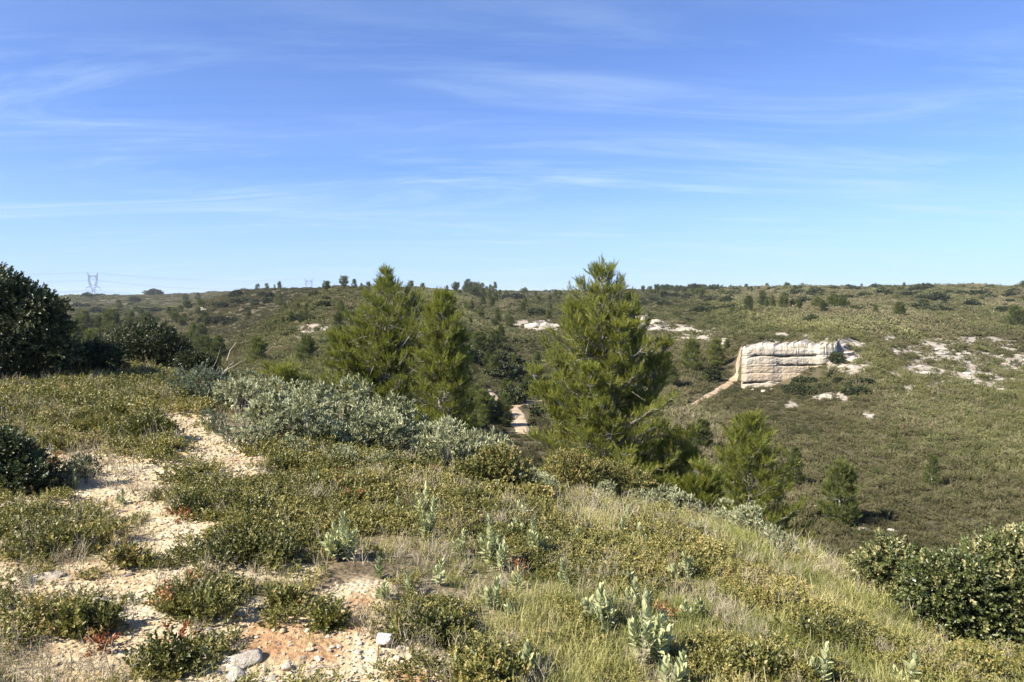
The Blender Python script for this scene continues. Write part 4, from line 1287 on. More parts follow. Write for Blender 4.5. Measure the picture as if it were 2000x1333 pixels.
pine_at(1186, 15.0, 517, 41, [(0, 1.1), (.05, 1.4), (.2, 1.55), (.40, 1.30), (.56, 1.18), (.70, .86), (.82, .60), (.91, .30), (1, .10)],
        [(-.78, .1, 2.3, 4.32, .40), (.50, -.2, 2.2, 4.22, .42), (-1.15, -.2, 1.3, 3.25, .42), (-1.55, .2, .9, 2.85, .45), (1.2, -.1, 1.4, 3.45, .45), (1.75, -.3, .5, 1.7, .5), (.2, -.7, 1.9, 3.9, .4), (-.5, -.9, 1.2, 3.0, .45)],
        'tallest pine, many pointed leaders, standing right of the valley track', shoots=7.4, nper=7, whorl=.20, trunk_r=.07, bare=.2, skirt=70, shoot_s=(.6, 1.0))
pine_at(757, 20.0, 526, 42, [(0, .9), (.12, 1.40), (.32, 1.5), (.50, 1.42), (.62, 1.18), (.74, .84), (.83, .46), (.90, .20), (1, .08)],
        [(-1.50, .1, 1.2, 3.30, .55), (.55, .3, 2.2, 3.6, .42), (-.70, -.3, 2.0, 3.65, .45), (.2, -.9, 1.8, 3.3, .5), (-1.0, -.8, 1.2, 2.8, .5)],
        'broad bushy pine with one narrow spire, seen over the grey sage band', shoots=7.6, nper=7, whorl=.20, trunk_r=.065, bare=.3, skirt=20, shoot_s=(.65, 1.1))
pine_at(866, 18.7, 577, 43, [(0, .6), (.15, .80), (.45, .84), (.7, .66), (.85, .40), (1, .12)], [(-.35, .2, 1.6, 4.2, .34), (.42, .1, 1.4, 3.6, .36)],
        'slimmer pine with a flat top crowding the bushy spired pine', shoots=7.4, nper=7, whorl=.20, trunk_r=.05, bare=.2, shoot_s=(.65, 1.1))
pine_at(1452, 20.5, 815, 44, [(0, 1.1), (.10, 1.5), (.3, 1.48), (.5, 1.25), (.7, .92), (.86, .50), (1, .10)], [(.5, .1, 1.1, 2.9, .38), (-.55, .0, 1.0, 2.6, .4)],
        'bright green cone-shaped young pine on the slope below the tallest pine', shoots=6.4, nper=7, whorl=.18, trunk_r=.04, bare=.2, skirt=16)
pine_at(1368, 14.2, 915, 45, [(0, .25), (.2, .42), (.5, .36), (.8, .2), (1, .06)], [(.25, .1, .5, 1.35, .2), (-.28, 0, .4, 1.2, .2)],
        'small upright pine sapling at the foot of the cone-shaped young pine', shoots=6, nper=5, whorl=.16, trunk_r=.025)
pine_at(1322, 15.0, 862, 46, [(0, .3), (.2, .55), (.5, .5), (.8, .3), (1, .08)], [(.3, .2, .6, 1.9, .25)],
        'low spreading pine beside the lower right boughs of the tallest pine', shoots=5, nper=5, whorl=.2, trunk_r=.03, bare=.5)
pine_at(548, 24.0, 716, 47, [(0, .6), (.25, .9), (.6, .8), (.85, .5), (1, .1)], [(-.8, .1, .6, 1.6, .5), (.8, .2, .5, 1.5, .5), (.2, -.3, .5, 1.9, .4)],
        'bushy low pine top showing above the grey sage band', shoots=5, nper=6, whorl=.25, trunk_r=.04)

# ------------------------------------------------------------------ middle-distance pines (share four shapes)
MID = []
for k, (pf, ld) in enumerate([([(0, .6), (.15, 1.15), (.4, 1.15), (.65, .85), (.85, .45), (1, .1)], [(.6, .2, 1.5, 3.3, .5)]),
                              ([(0, .5), (.15, 1.0), (.35, 1.05), (.6, .9), (.8, .6), (1, .15)], [(-.5, .2, 1.6, 3.5, .5), (.6, -.2, 1.5, 3.2, .5)]),
                              ([(0, .4), (.12, .9), (.35, .85), (.6, .6), (.8, .35), (1, .08)], []),
                              ([(0, .9), (.2, 1.5), (.45, 1.45), (.7, 1.15), (.9, .6), (1, .2)], [(-.9, .3, 1.2, 3.2, .6), (.9, .1, 1.3, 3.4, .6)])]):
    MID.append(pine_meshes(60 + k, 4.0, pf, ld, whorl=.30, nper=7, shoots=3.2, low=.02, tmpl=T_SHOOT_M, shoot_s=(.9, 1.4), trunk_r=.07, mat=M_PINE_FAR, sides=3, bare=.25)[:3])


def merged_tree(ms, name):
    """crown, trunk and limbs of a far tree in one mesh"""
    V, F3, F4, m3, v = [], [], [], [], []
    n = 0
    fs, mi = [], []
    for k, me in enumerate(ms):
        co = np.empty(len(me.vertices) * 3, np.float32); me.vertices.foreach_get('co', co)
        li = np.empty(len(me.loops), np.int32); me.loops.foreach_get('vertex_index', li)
        V.append(co.reshape(-1, 3)); s = 3 if k == 0 else 4
        fs.append(li.reshape(-1, s) + n); mi.append(min(k, 1)); n += len(me.vertices)
        a = np.empty(len(me.vertices), np.float32); me.attributes['v'].data.foreach_get('value', a); v.append(a)
    return mesh_from(name, np.concatenate(V), fs, [ms[0].materials[0], ms[1].materials[0]], mi, np.concatenate(v))


FARP_M = []
for k, (pf, ld) in enumerate([([(0, .3), (.12, .7), (.25, 1.35), (.5, 1.4), (.75, 1.0), (.92, .5), (1, .2)], []), ([(0, .8), (.2, 1.35), (.5, 1.1), (.8, .6), (1, .1)], []),
                              ([(0, .2), (.25, .6), (.4, 1.5), (.65, 1.6), (.85, 1.1), (1, .4)], [(.7, .1, 1.8, 3.6, .7)]), ([(0, .5), (.15, .9), (.4, .9), (.7, .6), (1, .1)], [])]):
    FARP_M.append(merged_tree(pine_meshes(80 + k, 4.0, pf, ld, whorl=.55, nper=6, shoots=1.5, low=.02, tmpl=T_SHOOT_F, shoot_s=(.8, 1.3), trunk_r=.09, mat=M_PINE_FAR, sides=3, bare=0)[:3], 'pine_tree'))

T_CLUMP = [spray_template(9, 0.42, 0.20, 0.27, r0, 0.95, 0.25) for _ in range(3)]
M_OAK_FAR = leaf_mat('far_evergreen_leaves', [(0.0, (0.020, 0.029, 0.013)), (0.5, (0.048, 0.060, 0.024)), (1.0, (0.10, 0.108, 0.045))], rough=.6, spec=.2, transl=.15, rnd=.5)
FARO_M = []
for k in range(5):
    lum = [(0, 0, .35, 1.0, .75)] + [(r0.uniform(-1, 1), r0.uniform(-.6, .6), .3, r0.uniform(.5, .8), r0.uniform(.4, .65)) for _ in range(3)]
    ms = oak_meshes(90 + k, lum, 170, T_CLUMP, .8, 1.3, M_OAK_FAR, [(0, 0)], inner=.6, mouter=.6)
    FARO_M.append(merged_tree(ms, 'evergreen_bush'))


def mid_pine(px, py, top, label, group=None, k=None, Y=None, tilt=0, wide=1.0):
    x, y, z = hit(px, py, 20, 900) if Y is None else at_depth(px, Y)
    h = zp(y, top) - z
    k = int(rng.integers(0, 4)) if k is None else k
    s = h / 4.0
    e = pine((x, y, z), MID[k], label, group, rng.random() * 6.28, (s * wide, s * wide, s))
    return e


for (px, py, top, lab, k, wd) in [
    (1640, 1022, 905, 'half dead pine with a green top and bare grey lower boughs', 0, .95), (1820, 952, 893, 'small lone pine in the scrub far below the white outcrops', 2, 1.0),
    (1550, 952, 878, 'slim pine just behind the cone-shaped young pine', 2, .9), (1372, 884, 822, 'dark pine where the footpath disappears behind the tallest pine', 1, .95),
    (1310, 760, 714, 'small pine beside the tallest pine, below the rock steps', 1, 1.0), (1350, 728, 664, 'taller of two pines left of the rock face', 0, 1.0),
    (1399, 716, 664, 'shorter pine left of the rock face, near the footpath', 1, 1.0), (601, 713, 658, 'dark pine with a long shadow on the rounded hill below the rock scar', 0, 1.1),
    (505, 714, 660, 'dim pine on the left flank of the rounded hill', 1, 1.1), (665, 625, 588, 'small pine near the crest of the rounded hill', 2, 1.0),
    (1710, 618, 597, 'tiny lone pine on the plateau above the rock face', 2, 1.0), (1757, 621, 592, 'round lone pine on the plateau right of the pine cluster', 3, .9),
    (1430, 614, 600, 'small pine at the left end of the pine cluster on the plateau', 1, 1.0), (985, 832, 772, 'light green pine in front of the sandy valley track', 2, 1.1),
    (945, 822, 764, 'bright young pine beside the valley track', 1, 1.0), (1985, 640, 600, 'round pine at the right edge of the plateau', 3, 1.0)]:
    mid_pine(px, py, top, lab, None, k, None, 0, wd * 1.2)
for k, px in enumerate([1462, 1485, 1500, 1515, 1530, 1548, 1566, 1582, 1596, 1608, 1622, 1638, 1652]):
    mid_pine(px + rng.uniform(-7, 7), 606 + rng.uniform(-3, 7), rng.uniform(570, 588) + (4 if px > 1600 else 0), 'bright green pine, %s along the cluster on the plateau above the rock face' % ('first second third fourth fifth sixth seventh eighth ninth tenth eleventh twelfth last'.split()[k]), 'pine cluster on the plateau', 3 if k % 3 else 1, None, 0, rng.uniform(.85, 1.35))


def wood(n, box, hpx, label, group, kinds, ym=(20, 900), keep=None, meshes=None, name='pine_tree', cat='pine tree', parts=False, wide=(.8, 1.15), hmax=9.0):
    """separate trees, seen in a box of the photo"""
    c = 0; tries = 0; so = float(rng.uniform(0, 90))
    while c < n and tries < n * 30:
        tries += 1
        px, py = rng.uniform(box[0], box[1]), rng.uniform(box[2], box[3])
        if keep is not None and not keep(px, py): continue
        if hmax < 20 and not parts and fbm(px / 38 + so, py / 30, 77, 2) < rng.uniform(-.45, .15): continue
        x, y, z = hit(px, py, *ym)
        if path_dist(np.array(x), np.array(y)) < 0.8: continue
        if samp(G_BARE, x, y) > .4: continue
        h = min((hpx[0] + (hpx[1] - hpx[0]) * rng.random() ** 1.6) / FPX * y, hmax)
        k = int(rng.choice(kinds)); w = rng.uniform(*wide)
        if parts:
            e = pine((x, y, z), MID[k], label, group, rng.random() * 6.28, (h / 4 * w, h / 4 * w, h / 4))
        else:
            o = bpy.data.objects.new(name, meshes[k]); o.location = (x, y, z); q = h / (4.0 if name == 'pine_tree' else 1.15)
            o.scale = (q * w, q * w, q); o.rotation_euler = (0, 0, rng.random() * 6.28)
            link(o); tag(o, label, cat, group)
        c += 1


# valley woods
for k, px in enumerate((1488, 1512, 1527, 1549, 1574, 1603, 1630)):
    x, y, z = hit(px, 666, 60, 140)
    y = max(y, 84.8 + rng.uniform(0, 1)); x = (px - 1000) / FPX * y
    o = bpy.data.objects.new('evergreen_bush', FARO_M[k % 5]); q = rng.uniform(5, 10) / FPX * y / 2.0
    o.location = (x, y, zp(83.6, 672.5)); o.scale = (q * 1.3, q, q); o.rotation_euler = (0, 0, rng.random() * 6.28)
    link(o); tag(o, 'tiny bush rooted along the upper rim of the pale rock face', 'bush', 'tiny bushes on the rim of the rock face')
wood(20, (1530, 1690, 720, 774), (8, 15), 'dark bush on the scree below the right half of the rock face', 'bushes below the rock face', [0, 1, 2, 3, 4], (60, 95), lambda px, py: py > 760 - max(0, px - 1545) * .40, meshes=FARO_M, name='evergreen_bush', cat='bush', wide=(1.0, 1.5))
wood(70, (140, 440, 615, 745), (26, 50), 'pine of the wood in the hollow behind the round dark shrub', 'pines in the left hollow', [0, 1, 3], (45, 200), lambda px, py: py > 622 + max(0, px - 300) * .55, parts=True)
wood(40, (870, 1060, 660, 850), (26, 46), 'pine of the valley wood between the two tall pines', 'pines in the middle valley', [0, 1, 2, 3], (36, 150), parts=True)
wood(16, (590, 720, 620, 720), (18, 30), 'small pine scattered over the rounded hill', 'pines on the rounded hill', [0, 1, 2], (60, 240), lambda px, py: px > 640 or py < 640, parts=True)
wood(12, (440, 600, 560, 650), (14, 26), 'small pine in the fold left of the rounded hill', 'pines in the fold left of the rounded hill', [0, 1], (60, 500), parts=True)
wood(20, (900, 1090, 575, 650), (16, 30), 'dark pine on the slope behind the two tall pines', 'pines on the slope behind', [0, 1, 3], (80, 500), parts=True)
wood(4, (1270, 1440, 660, 760), (14, 26), 'small shrubby pine on the slope left of the rock face', 'shrubby pines left of the rock face', [1, 3], (40, 200), parts=True)
# far woods and single trees on the skyline
wood(22, (230, 420, 585, 640), (13, 22), 'pine of the dark copse far off on the left hillside', 'copses on the left hillside', [0, 1, 2], (150, 900), lambda px, py: abs(px - 255) < 34 or abs(px - 362) < 38 or py > 622, meshes=FARP_M)
wood(26, (890, 1010, 566, 585), (12, 20), 'pine of the dark row on the skyline left of the tallest pine', 'skyline pine row left of the tallest pine', [0, 1, 2, 3], (120, 900), meshes=FARP_M, hmax=14)
wood(18, (1010, 1105, 570, 592), (5, 16), 'pine of the far wood behind the tallest pine', 'far wood behind the tallest pine', [0, 2], (150, 900), meshes=FARP_M, hmax=14)
wood(40, (1230, 1420, 567, 584), (6, 16), 'pine of the far wood right of the tallest pine', 'far wood right of the tallest pine', [0, 2], (200, 900), meshes=FARP_M, hmax=14)
for px, base, top in ((637, 573, 553), (671, 567, 544), (692, 568, 549), (706, 568, 556), (720, 568, 553), (802, 567, 552), (825, 566, 555), (873, 567, 553), (889, 567, 556), (906, 567, 556)):
    x, y, z = hit(px, base, 100, 500)
    o = bpy.data.objects.new('pine_tree', FARP_M[int(rng.integers(0, 3))]); o.location = (x, y, z); q = (base - top + 1) / FPX * y / 4; o.scale = (q * .9, q * .9, q)
    link(o); tag(o, 'single pine on the skyline above the rounded hill, %s in their row' % {637: 'first', 671: 'second and tallest', 692: 'third', 706: 'fourth', 720: 'fifth', 802: 'sixth', 825: 'seventh', 873: 'eighth', 889: 'ninth', 906: 'last'}[px], 'pine tree', 'skyline pines above the rounded hill')
wood(40, (1420, 2000, 563, 573), (5, 14), 'small tree on the skyline of the right plateau', 'skyline trees of the right plateau', [0, 1, 2, 3], (250, 900), meshes=FARP_M, hmax=9)
wood(12, (1420, 2000, 575, 600), (8, 15), 'small pine dotted on the right plateau', 'pines dotted on the right plateau', [0, 1, 2], (150, 900), meshes=FARP_M, hmax=9)
wood(9, (420, 640, 562, 585), (6, 12), 'tiny pine on the skyline left of the rounded hill', 'tiny skyline pines on the left', [0, 1], (250, 1000), meshes=FARP_M, hmax=9)
# dark evergreen bushes
EB = dict(meshes=FARO_M, name='evergreen_bush', cat='bush', wide=(1.0, 1.8))
wood(130, (1230, 2000, 566, 612), (4, 11), 'dark evergreen bush dotted over the right plateau', 'dark bushes on the right plateau', [0, 1, 2, 3, 4], (120, 900), **EB)
wood(60, (150, 640, 574, 640), (3, 10), 'dark evergreen bush on the far left hillside', 'dark bushes on the left hillside', [0, 1, 2, 3, 4], (120, 1100), **EB)
wood(22, (1230, 1420, 585, 680), (4, 9), 'dark evergreen bush on the slope right of the tallest pine', 'dark bushes right of the tallest pine', [0, 1, 2, 3, 4], (80, 600), **EB)
wood(24, (560, 1060, 585, 720), (6, 13), 'dark evergreen bush on the hillside between the tall pines', 'dark bushes between the tall pines', [0, 1, 2, 3, 4], (60, 600), **EB)
wood(18, (880, 1060, 700, 830), (14, 26), 'round dark bush on the valley floor by the sandy track', 'dark bushes on the valley floor', [0, 1, 2, 3, 4], (36, 120), **EB)
wood(4, (1290, 1400, 700, 760), (6, 10), 'round dark bush beside the narrow footpath', 'dark bushes by the footpath', [0, 1, 2, 3, 4], (40, 120), **EB)
for px, py, w, lab in ((995, 786, 50, 'largest round dark bush right at the fork of the valley track'), (1392, 742, 34, 'wide dark bush under the pines left of the rock face'),
                       (1632, 704, 26, 'round bush growing on the right end of the rock face'), (1622, 738, 24, 'bush at the lower right corner of the rock face'),
                       (1580, 634, 28, 'flat dark bush on the plateau rim above the rock face'), (1655, 646, 22, 'small dark bush behind the right end of the rock face'), (1500, 676, 20, 'small bush on the upper rim of the rock face')):
    x, y, z = hit(px, py, 40, 300)
    o = bpy.data.objects.new('evergreen_bush', FARO_M[int(rng.integers(0, 5))]); o.location = (x, y - .5, z); q = w / FPX * y / 2.9; o.scale = (q * 1.1, q, q * 1.25)
    o.rotation_euler = (0, 0, rng.random() * 6.28); link(o); tag(o, lab, 'bush')


# ------------------------------------------------------------------ holm oaks and dark evergreen shrubs close by
T_OAK = [spray_template(12, 0.15, 0.028, 0.046, r0, 1.0, 0.28) for _ in range(5)]
T_OAKG = [spray_template(14, 0.13, 0.019, 0.029, r0, 1.0, 0.30) for _ in range(5)]


def shrub_at(px, Y, lumps_px, seed, nsp, tmpl, label, cat, mat, name='holm_oak', base_py=None, smin=.65, smax=1.4, up=.3, vs=.2, stems=((0, 0),), part_stem='stems', inner=.66, group=None, depth=(.55, 1.14)):
    """lumps_px: (px, py, radius px, flatten) of the crown's rounded masses"""
    x, y, z = at_depth(px, Y)
    r = np.random.default_rng(seed)
    L = []
    for (cx, cy, rad, fl) in lumps_px:
        yy = Y + r.uniform(-.5, .5) * rad / FPX * Y
        xx = (cx - 1000) / FPX * yy * CP; zz = zp(yy, cy)
        rr = rad / FPX * yy
        L.append((xx - x, yy - y, zz - z, rr, rr * fl))
    ms = oak_meshes(seed, L, nsp, tmpl, smin, smax, mat, stems, inner=inner, up=up, vs=vs, depth=depth)
    return shrub(name, (x, y, z), ms, label, cat, group, stem_name=part_stem)


shrub_at(10, 15.0, [(4, 645, 86, 1), (-56, 612, 78, 1), (-16, 578, 50, .9), (59, 640, 56, 1), (82, 668, 46, .9), (44, 598, 44, .8), (-46, 695, 80, .8), (74, 705, 45, .7), (4, 562, 28, .8), (94, 610, 26, .8), (119, 690, 26, .7), (-136, 640, 90, 1)],
         501, 6200, T_OAK, 'tall dark holm oak at the left edge, beyond the low scrub', 'oak tree', M_OAK, part_stem='trunk', smin=1.0, smax=1.5)
shrub_at(296, 21.0, [(250, 672, 34, .9), (290, 668, 40, .85), (325, 690, 36, .9), (270, 700, 36, .7), (345, 705, 28, .8), (235, 690, 26, .9)],
         502, 2400, T_OAK, 'rounded dark green shrub standing alone beyond the low scrub', 'shrub', M_OAK, 'evergreen_shrub', smin=.9, smax=1.3)
shrub_at(385, 20.0, [(372, 708, 22, .7), (395, 716, 18, .7)], 503, 600, T_OAK, 'small dark bush tucked against the foot of the rounded dark shrub', 'shrub', M_OAK, 'evergreen_shrub')
shrub_at(200, 16.6, [(175, 696, 28, .7), (205, 702, 24, .7), (150, 708, 26, .7)], 504, 900, T_OAK, 'low dark bush between the tall holm oak and the rounded shrub', 'shrub', M_OAK, 'evergreen_shrub')
shrub_at(5, 6.4, [(-5, 925, 46, .75), (-45, 905, 56, .8), (35, 938, 34, .6), (10, 960, 38, .5), (-80, 930, 74, .7), (68, 952, 22, .5), (20, 890, 18, .9)],
         505, 2600, T_OAKG, 'dark holm oak bush at the left edge beside the stony clearing', 'shrub', M_OAK, 'holm_oak')
shrub_at(1735, 6.5, [(1752, 1111, 38, .9), (1787, 1136, 38, .9), (1734, 1156, 34, .8), (1792, 1181, 44, .8)], 506, 1500, T_OAKG,
         'smallest of the glossy holm oaks, with yellowish leaves, nearest the grass slope', 'oak tree', M_OAKG, part_stem='stems', vs=.3)
shrub_at(1850, 5.9, [(1847, 1151, 40, .9), (1892, 1146, 44, .9), (1867, 1201, 49, .9), (1922, 1191, 48, .9), (1827, 1211, 32, .8), (1912, 1241, 46, .7)], 507, 2600, T_OAKG,
         'middle one of the glossy holm oaks at the foot of the grass slope', 'oak tree', M_OAKG)
shrub_at(1975, 6.0, [(1957, 1116, 40, .95), (2007, 1101, 48, .9), (2057, 1116, 63, .9), (1982, 1166, 53, .9), (2032, 1176, 66, .9), (1982, 1216, 55, .8), (2102, 1136, 86, 1), (2062, 1246, 66, .7)], 508, 4200, T_OAKG,
         'tallest of the glossy holm oaks, cut by the right edge', 'oak tree', M_OAKG)
shrub_at(958, 8.3, [(930, 945, 40, .9), (975, 925, 44, .8), (1000, 955, 36, .8), (950, 975, 46, .6), (905, 965, 32, .7)], 509, 1500, T_OAKG,
         'dense dark green kermes oak bush below the sage band', 'shrub', M_KERM1, 'kermes_oak', vs=.2)
shrub_at(1010, 7.6, [(990, 1005, 40, .55), (1040, 1000, 34, .6), (950, 1010, 36, .5)], 510, 1000, T_OAKG,
         'low kermes oak spreading in front of the dense dark bush', 'shrub', M_KERM1, 'kermes_oak')
shrub_at(288, 8.6, [(285, 868, 40, .8), (262, 880, 30, .7), (315, 885, 34, .6), (345, 896, 26, .45)], 511, 1100, T_OAKG,
         'kermes oak bush standing alone in the middle of the stony strip', 'shrub', M_KERM1, 'kermes_oak')

shrub_at(1190, 12.6, [(1160, 930, 34, .8), (1205, 940, 36, .7), (1240, 950, 30, .7)], 512, 900, T_OAKG,
         'dull green oak scrub hiding the trunk foot of the tallest pine', 'shrub', M_KERM1, 'kermes_oak')
shrub_at(1120, 12.2, [(1105, 915, 28, .8), (1135, 925, 30, .7)], 513, 600, T_OAKG,
         'low oak bush between the rock outcrops and the tallest pine', 'shrub', M_KERM1, 'kermes_oak')

# low kermes oak cushions that stand out singly
for k, (cx, cy, rx, ry, lab) in enumerate([
    (90, 1040, 110, 42, 'wide low oak cushion at the left edge between two stony patches'), (190, 1040, 60, 34, 'rounded oak cushion touching the wide low one on the left'),
    (250, 1085, 45, 26, 'yellowish oak cushion in the middle of the stony patches'), (440, 1060, 90, 48, 'large olive oak cushion on the right side of the stony clearing'),
    (540, 1050, 90, 60, 'tall olive oak cushion left of the sage plant'), (500, 990, 70, 40, 'oak cushion above the large olive one'), (395, 970, 70, 42, 'dark oak cushion in the middle of the clearing, upper side'),
    (80, 1190, 100, 60, 'twiggy dark oak cushion near the lower left edge'), (190, 1215, 80, 40, 'dark shaded oak cushion with bare twigs at the lower left'),
    (410, 1165, 70, 52, 'oak cushion with rusty leaves on the gravel'), (330, 1280, 60, 40, 'oak cushion at the bottom between grey twigs'), (560, 1180, 30, 15, 'small oak cushion on the gravel beside the grass'),
    (640, 1215, 20, 11, 'tiny oak cushion on the bare orange gravel'), (830, 1225, 56, 34, 'green oak cushion beside the white boulder'), (600, 890, 80, 40, 'brownish oak cushion under the sage band'),
    (700, 930, 80, 40, 'green oak cushion with rusty sprigs below the sage band'), (130, 850, 90, 30, 'oak cushion behind the stony strip on the left'), (230, 810, 90, 26, 'oak cushion in the low scrub beyond the stony strip'),
    (1450, 1290, 80, 40, 'yellow green oak cushion at the bottom of the grass slope'), (1640, 1240, 80, 34, 'oak cushion on the grass slope beside the holm oaks'), (1880, 1300, 90, 30, 'oak cushion at the lower right corner'), (960, 1310, 50, 28, 'small oak cushion at the bottom of the grass')]):
    x, y, z = hit(cx, cy + ry * .8, 1.2, 17)
    s = y / FPX
    r = np.random.default_rng(800 + k)
    L = []
    for q in range(7):
        a = r.random() * 6.28; d = math.sqrt(r.random()) * .75
        L.append((math.cos(a) * rx * s * d, math.sin(a) * rx * s * d * .8, r.uniform(-.1, .12) * ry * s, rx * s * r.uniform(.16, .34), ry * s * r.uniform(.30, .72)))
    area = rx * s * rx * s
    ms = oak_meshes(820 + k, L, int(np.clip(area * 2.2 * 1000, 110, 1000)), T_LEAF, .85, 1.35, M_KERM1, [(0, 0)], inner=.55, depth=(.35, 1.16), vs=.18, up=.35)
    shrub('kermes_oak', (x, y, z), ms, lab, 'shrub', 'kermes oak cushions')

# rusty-leaved sprigs
for k, (px, py, w) in enumerate([(655, 935, 26), (668, 950, 22), (650, 970, 24), (693, 975, 20), (855, 928, 34), (365, 1145, 34), (388, 1160, 26), (325, 1185, 26), (1285, 1195, 26), (1300, 1208, 18), (105, 905, 16), (345, 1255, 20), (932, 1020, 18), (958, 1024, 18), (1010, 1120, 12), (350, 1010, 18), (190, 1265, 18)]):
    if k in (2, 6, 9, 13): continue
    x, y, z = hit(px, py + w * .5, 1.2, 16)
    s = w / FPX * y * .62
    ms = oak_meshes(900 + k, [(0, 0, s * .35, s * .6, s * .4), (s * .7, 0, s * .2, s * .45, s * .3), (-s * .6, s * .3, s * .2, s * .4, s * .3)], 15, T_LEAF, .7, 1.1, M_RED, [(0, 0)], inner=.4, depth=(.3, 1.05))
    o = part('rusty_sprig', ms[0]); o.location = (x, y, z + (.06 if py < 1000 else .02))
    tag(o, ['sprig of rusty red leaves on the oak carpet', 'orange brown leafy sprig among the low oaks'][k % 2] + (' below the sage band' if py < 1000 and px > 600 else ' on the stony clearing' if px < 600 else ' on the grass slope'), 'sprig', 'rusty leaved sprigs')


# ------------------------------------------------------------------ sage-green cistus
T_ROS = []
for k in range(4):
    V, F, tv = spray_template(9, 0.05, 0.022, 0.055, r0, 0.75, 0.2, fold=.35)
    T_ROS.append((V, F, tv))
SAGE_M = []
for k in range(6):
    lum = [(r0.uniform(-.26, .26), r0.uniform(-.24, .24), r0.uniform(.22, .46), r0.uniform(.10, .19), r0.uniform(.10, .17)) for _ in range(8)]
    SAGE_M.append(oak_meshes(950 + k, lum, 165, T_ROS, .7, 1.45, M_SAGE, [(0, 0), (.06, .05)], inner=.62, depth=(.7, 1.05), up=.75, vs=.22, mouter=.25))
SAGE_D = []
for k in range(3):
    lum = [(r0.uniform(-.2, .2), r0.uniform(-.2, .2), r0.uniform(.2, .45), r0.uniform(.14, .22), r0.uniform(.14, .24)) for _ in range(5)]
    SAGE_D.append(oak_meshes(970 + k, lum, 190, T_ROS, .7, 1.1, M_SAGE_DARK, [(0, 0)], inner=.6, depth=(.5, 1.05), up=.8, vs=.2))
first_sage = [None] * 6


def sage(px, py, hpx, k, lab, group=None, dark=False, ym=(1.2, 22), sx=1.0):
    x, y, z = hit(px, py, *ym)
    s = hpx * rng.uniform(1.0, 1.55) / FPX * y / .55
    e = shrub('grey_cistus' if dark else 'sage_cistus', (x, y, z), (SAGE_D if dark else SAGE_M)[k % (3 if dark else 6)], lab, 'shrub', group, rng.random() * 6.28, (s * sx, s * sx, s))
    return e


ORD = ('first second third fourth fifth sixth seventh eighth ninth tenth eleventh twelfth thirteenth fourteenth fifteenth').split()


GS = 'sage cistus bushes of the pale band'
k = 0
BAND = []
for (px, py, h) in [b for i, b in enumerate([(540, 862, 62), (575, 868, 70), (605, 850, 64), (515, 850, 50), (640, 842, 60), (672, 858, 62), (700, 846, 64), (662, 884, 54), (732, 850, 66), (760, 866, 66), (700, 890, 58), (742, 896, 58),
                    (790, 852, 66), (815, 868, 70), (845, 858, 66), (862, 872, 60), (830, 892, 58), (775, 905, 52), (805, 920, 46), (735, 832, 48), (690, 826, 44), (770, 832, 50), (660, 820, 40), (480, 852, 46), (500, 880, 40), (620, 880, 50)]) if i % 5 != 3]:
    BAND.append((px, py, sage(px, py, h, k, 'pale sage cistus bush', GS, sx=1.0))); k += 1
for nm, lo, hi in (('back', 0, 849), ('middle', 849, 871), ('front', 871, 2000)):
    for q, (px, py, e) in enumerate(sorted([b for b in BAND if lo <= b[1] < hi], key=lambda b: b[0])):
        e['label'] = 'sage cistus bush, %s one along the %s row of the pale band' % (ORD[q], nm)
for (px, py, h) in [(470, 812, 50), (500, 796, 48), (520, 780, 40), (545, 800, 40), (450, 800, 36), (580, 805, 34), (610, 800, 32)]:
    sage(px, py, h, k, 'sage cistus bush, number %s of those at the far upper end of the pale band' % {450: 'one', 470: 'two', 500: 'three', 520: 'four', 545: 'five', 580: 'six', 610: 'seven'}[px], 'sage cistus bushes at the upper end of the band'); k += 1
for (px, py, h, lab) in [(585, 905, 44, 'sage bush in front of the left end of the pale band'), (668, 922, 42, 'lone sage bush among rusty sprigs just below the pale band'), (735, 932, 44, 'sage bush below the middle of the pale band'), (868, 915, 50, 'sage bush at the lower right end of the pale band'), (1010, 878, 40, 'sage bush at the crest between the tall pale one and the tallest pine'), (938, 930, 76, 'tall pale sage bush on bare stems behind the dense dark kermes bush'), (905, 900, 50, 'sage bush filling the gap left of the tall pale one'), (975, 880, 40, 'sage bush behind the tall pale one'),
                         (1040, 905, 36, 'small sage bush at the left foot of the tallest pine'), (1060, 915, 30, 'smaller sage bush right beside the one at the tallest pine'), (1180, 952, 36, 'sage bush under the lowest boughs of the tallest pine'),
                         (1255, 972, 30, 'sage bush at the crest below the tallest pine, upper of a row'), (1290, 985, 34, 'sage bush second in the row along the crest'), (1330, 1000, 36, 'sage bush third in the row along the crest'), (1355, 1006, 30, 'last sage bush of the row along the crest'),
                         (1425, 1030, 38, 'wide sage bush in front of the cone-shaped young pine'), (1455, 1048, 40, 'sage bush in front and to the side of the cone-shaped young pine'), (1490, 1060, 34, 'sage bush lower down the crest from the young pine'), (1520, 1085, 32, 'narrow sage bush at the edge of the drop'),
                         (1365, 1050, 26, 'small sage clump on the grass just above the crest'), (1860, 1200, 46, 'pale sage bush in front of the glossy holm oaks'), (1945, 1245, 44, 'pale sage bush under the tallest glossy holm oak'), (12, 880, 34, 'pale sage sprig above the dark bush at the left edge')]:
    sage(px, py, h, k, lab); k += 1
for (px, py, h, lab) in [(412, 795, 60, 'tall grey green bush with a bleached dead stem at the near end of the band'), (440, 800, 46, 'grey green bush beside the one with the dead stem'), (385, 790, 46, 'low grey green bush at the foot of the one with the dead stem'),
                         (168, 945, 40, 'grey twiggy bush beside the dark bush at the left edge'), (425, 850, 40, 'grey green bush above the stony strip'), (445, 870, 36, 'second grey green bush above the stony strip')]:
    sage(px, py, h, k, lab, dark=True); k += 1

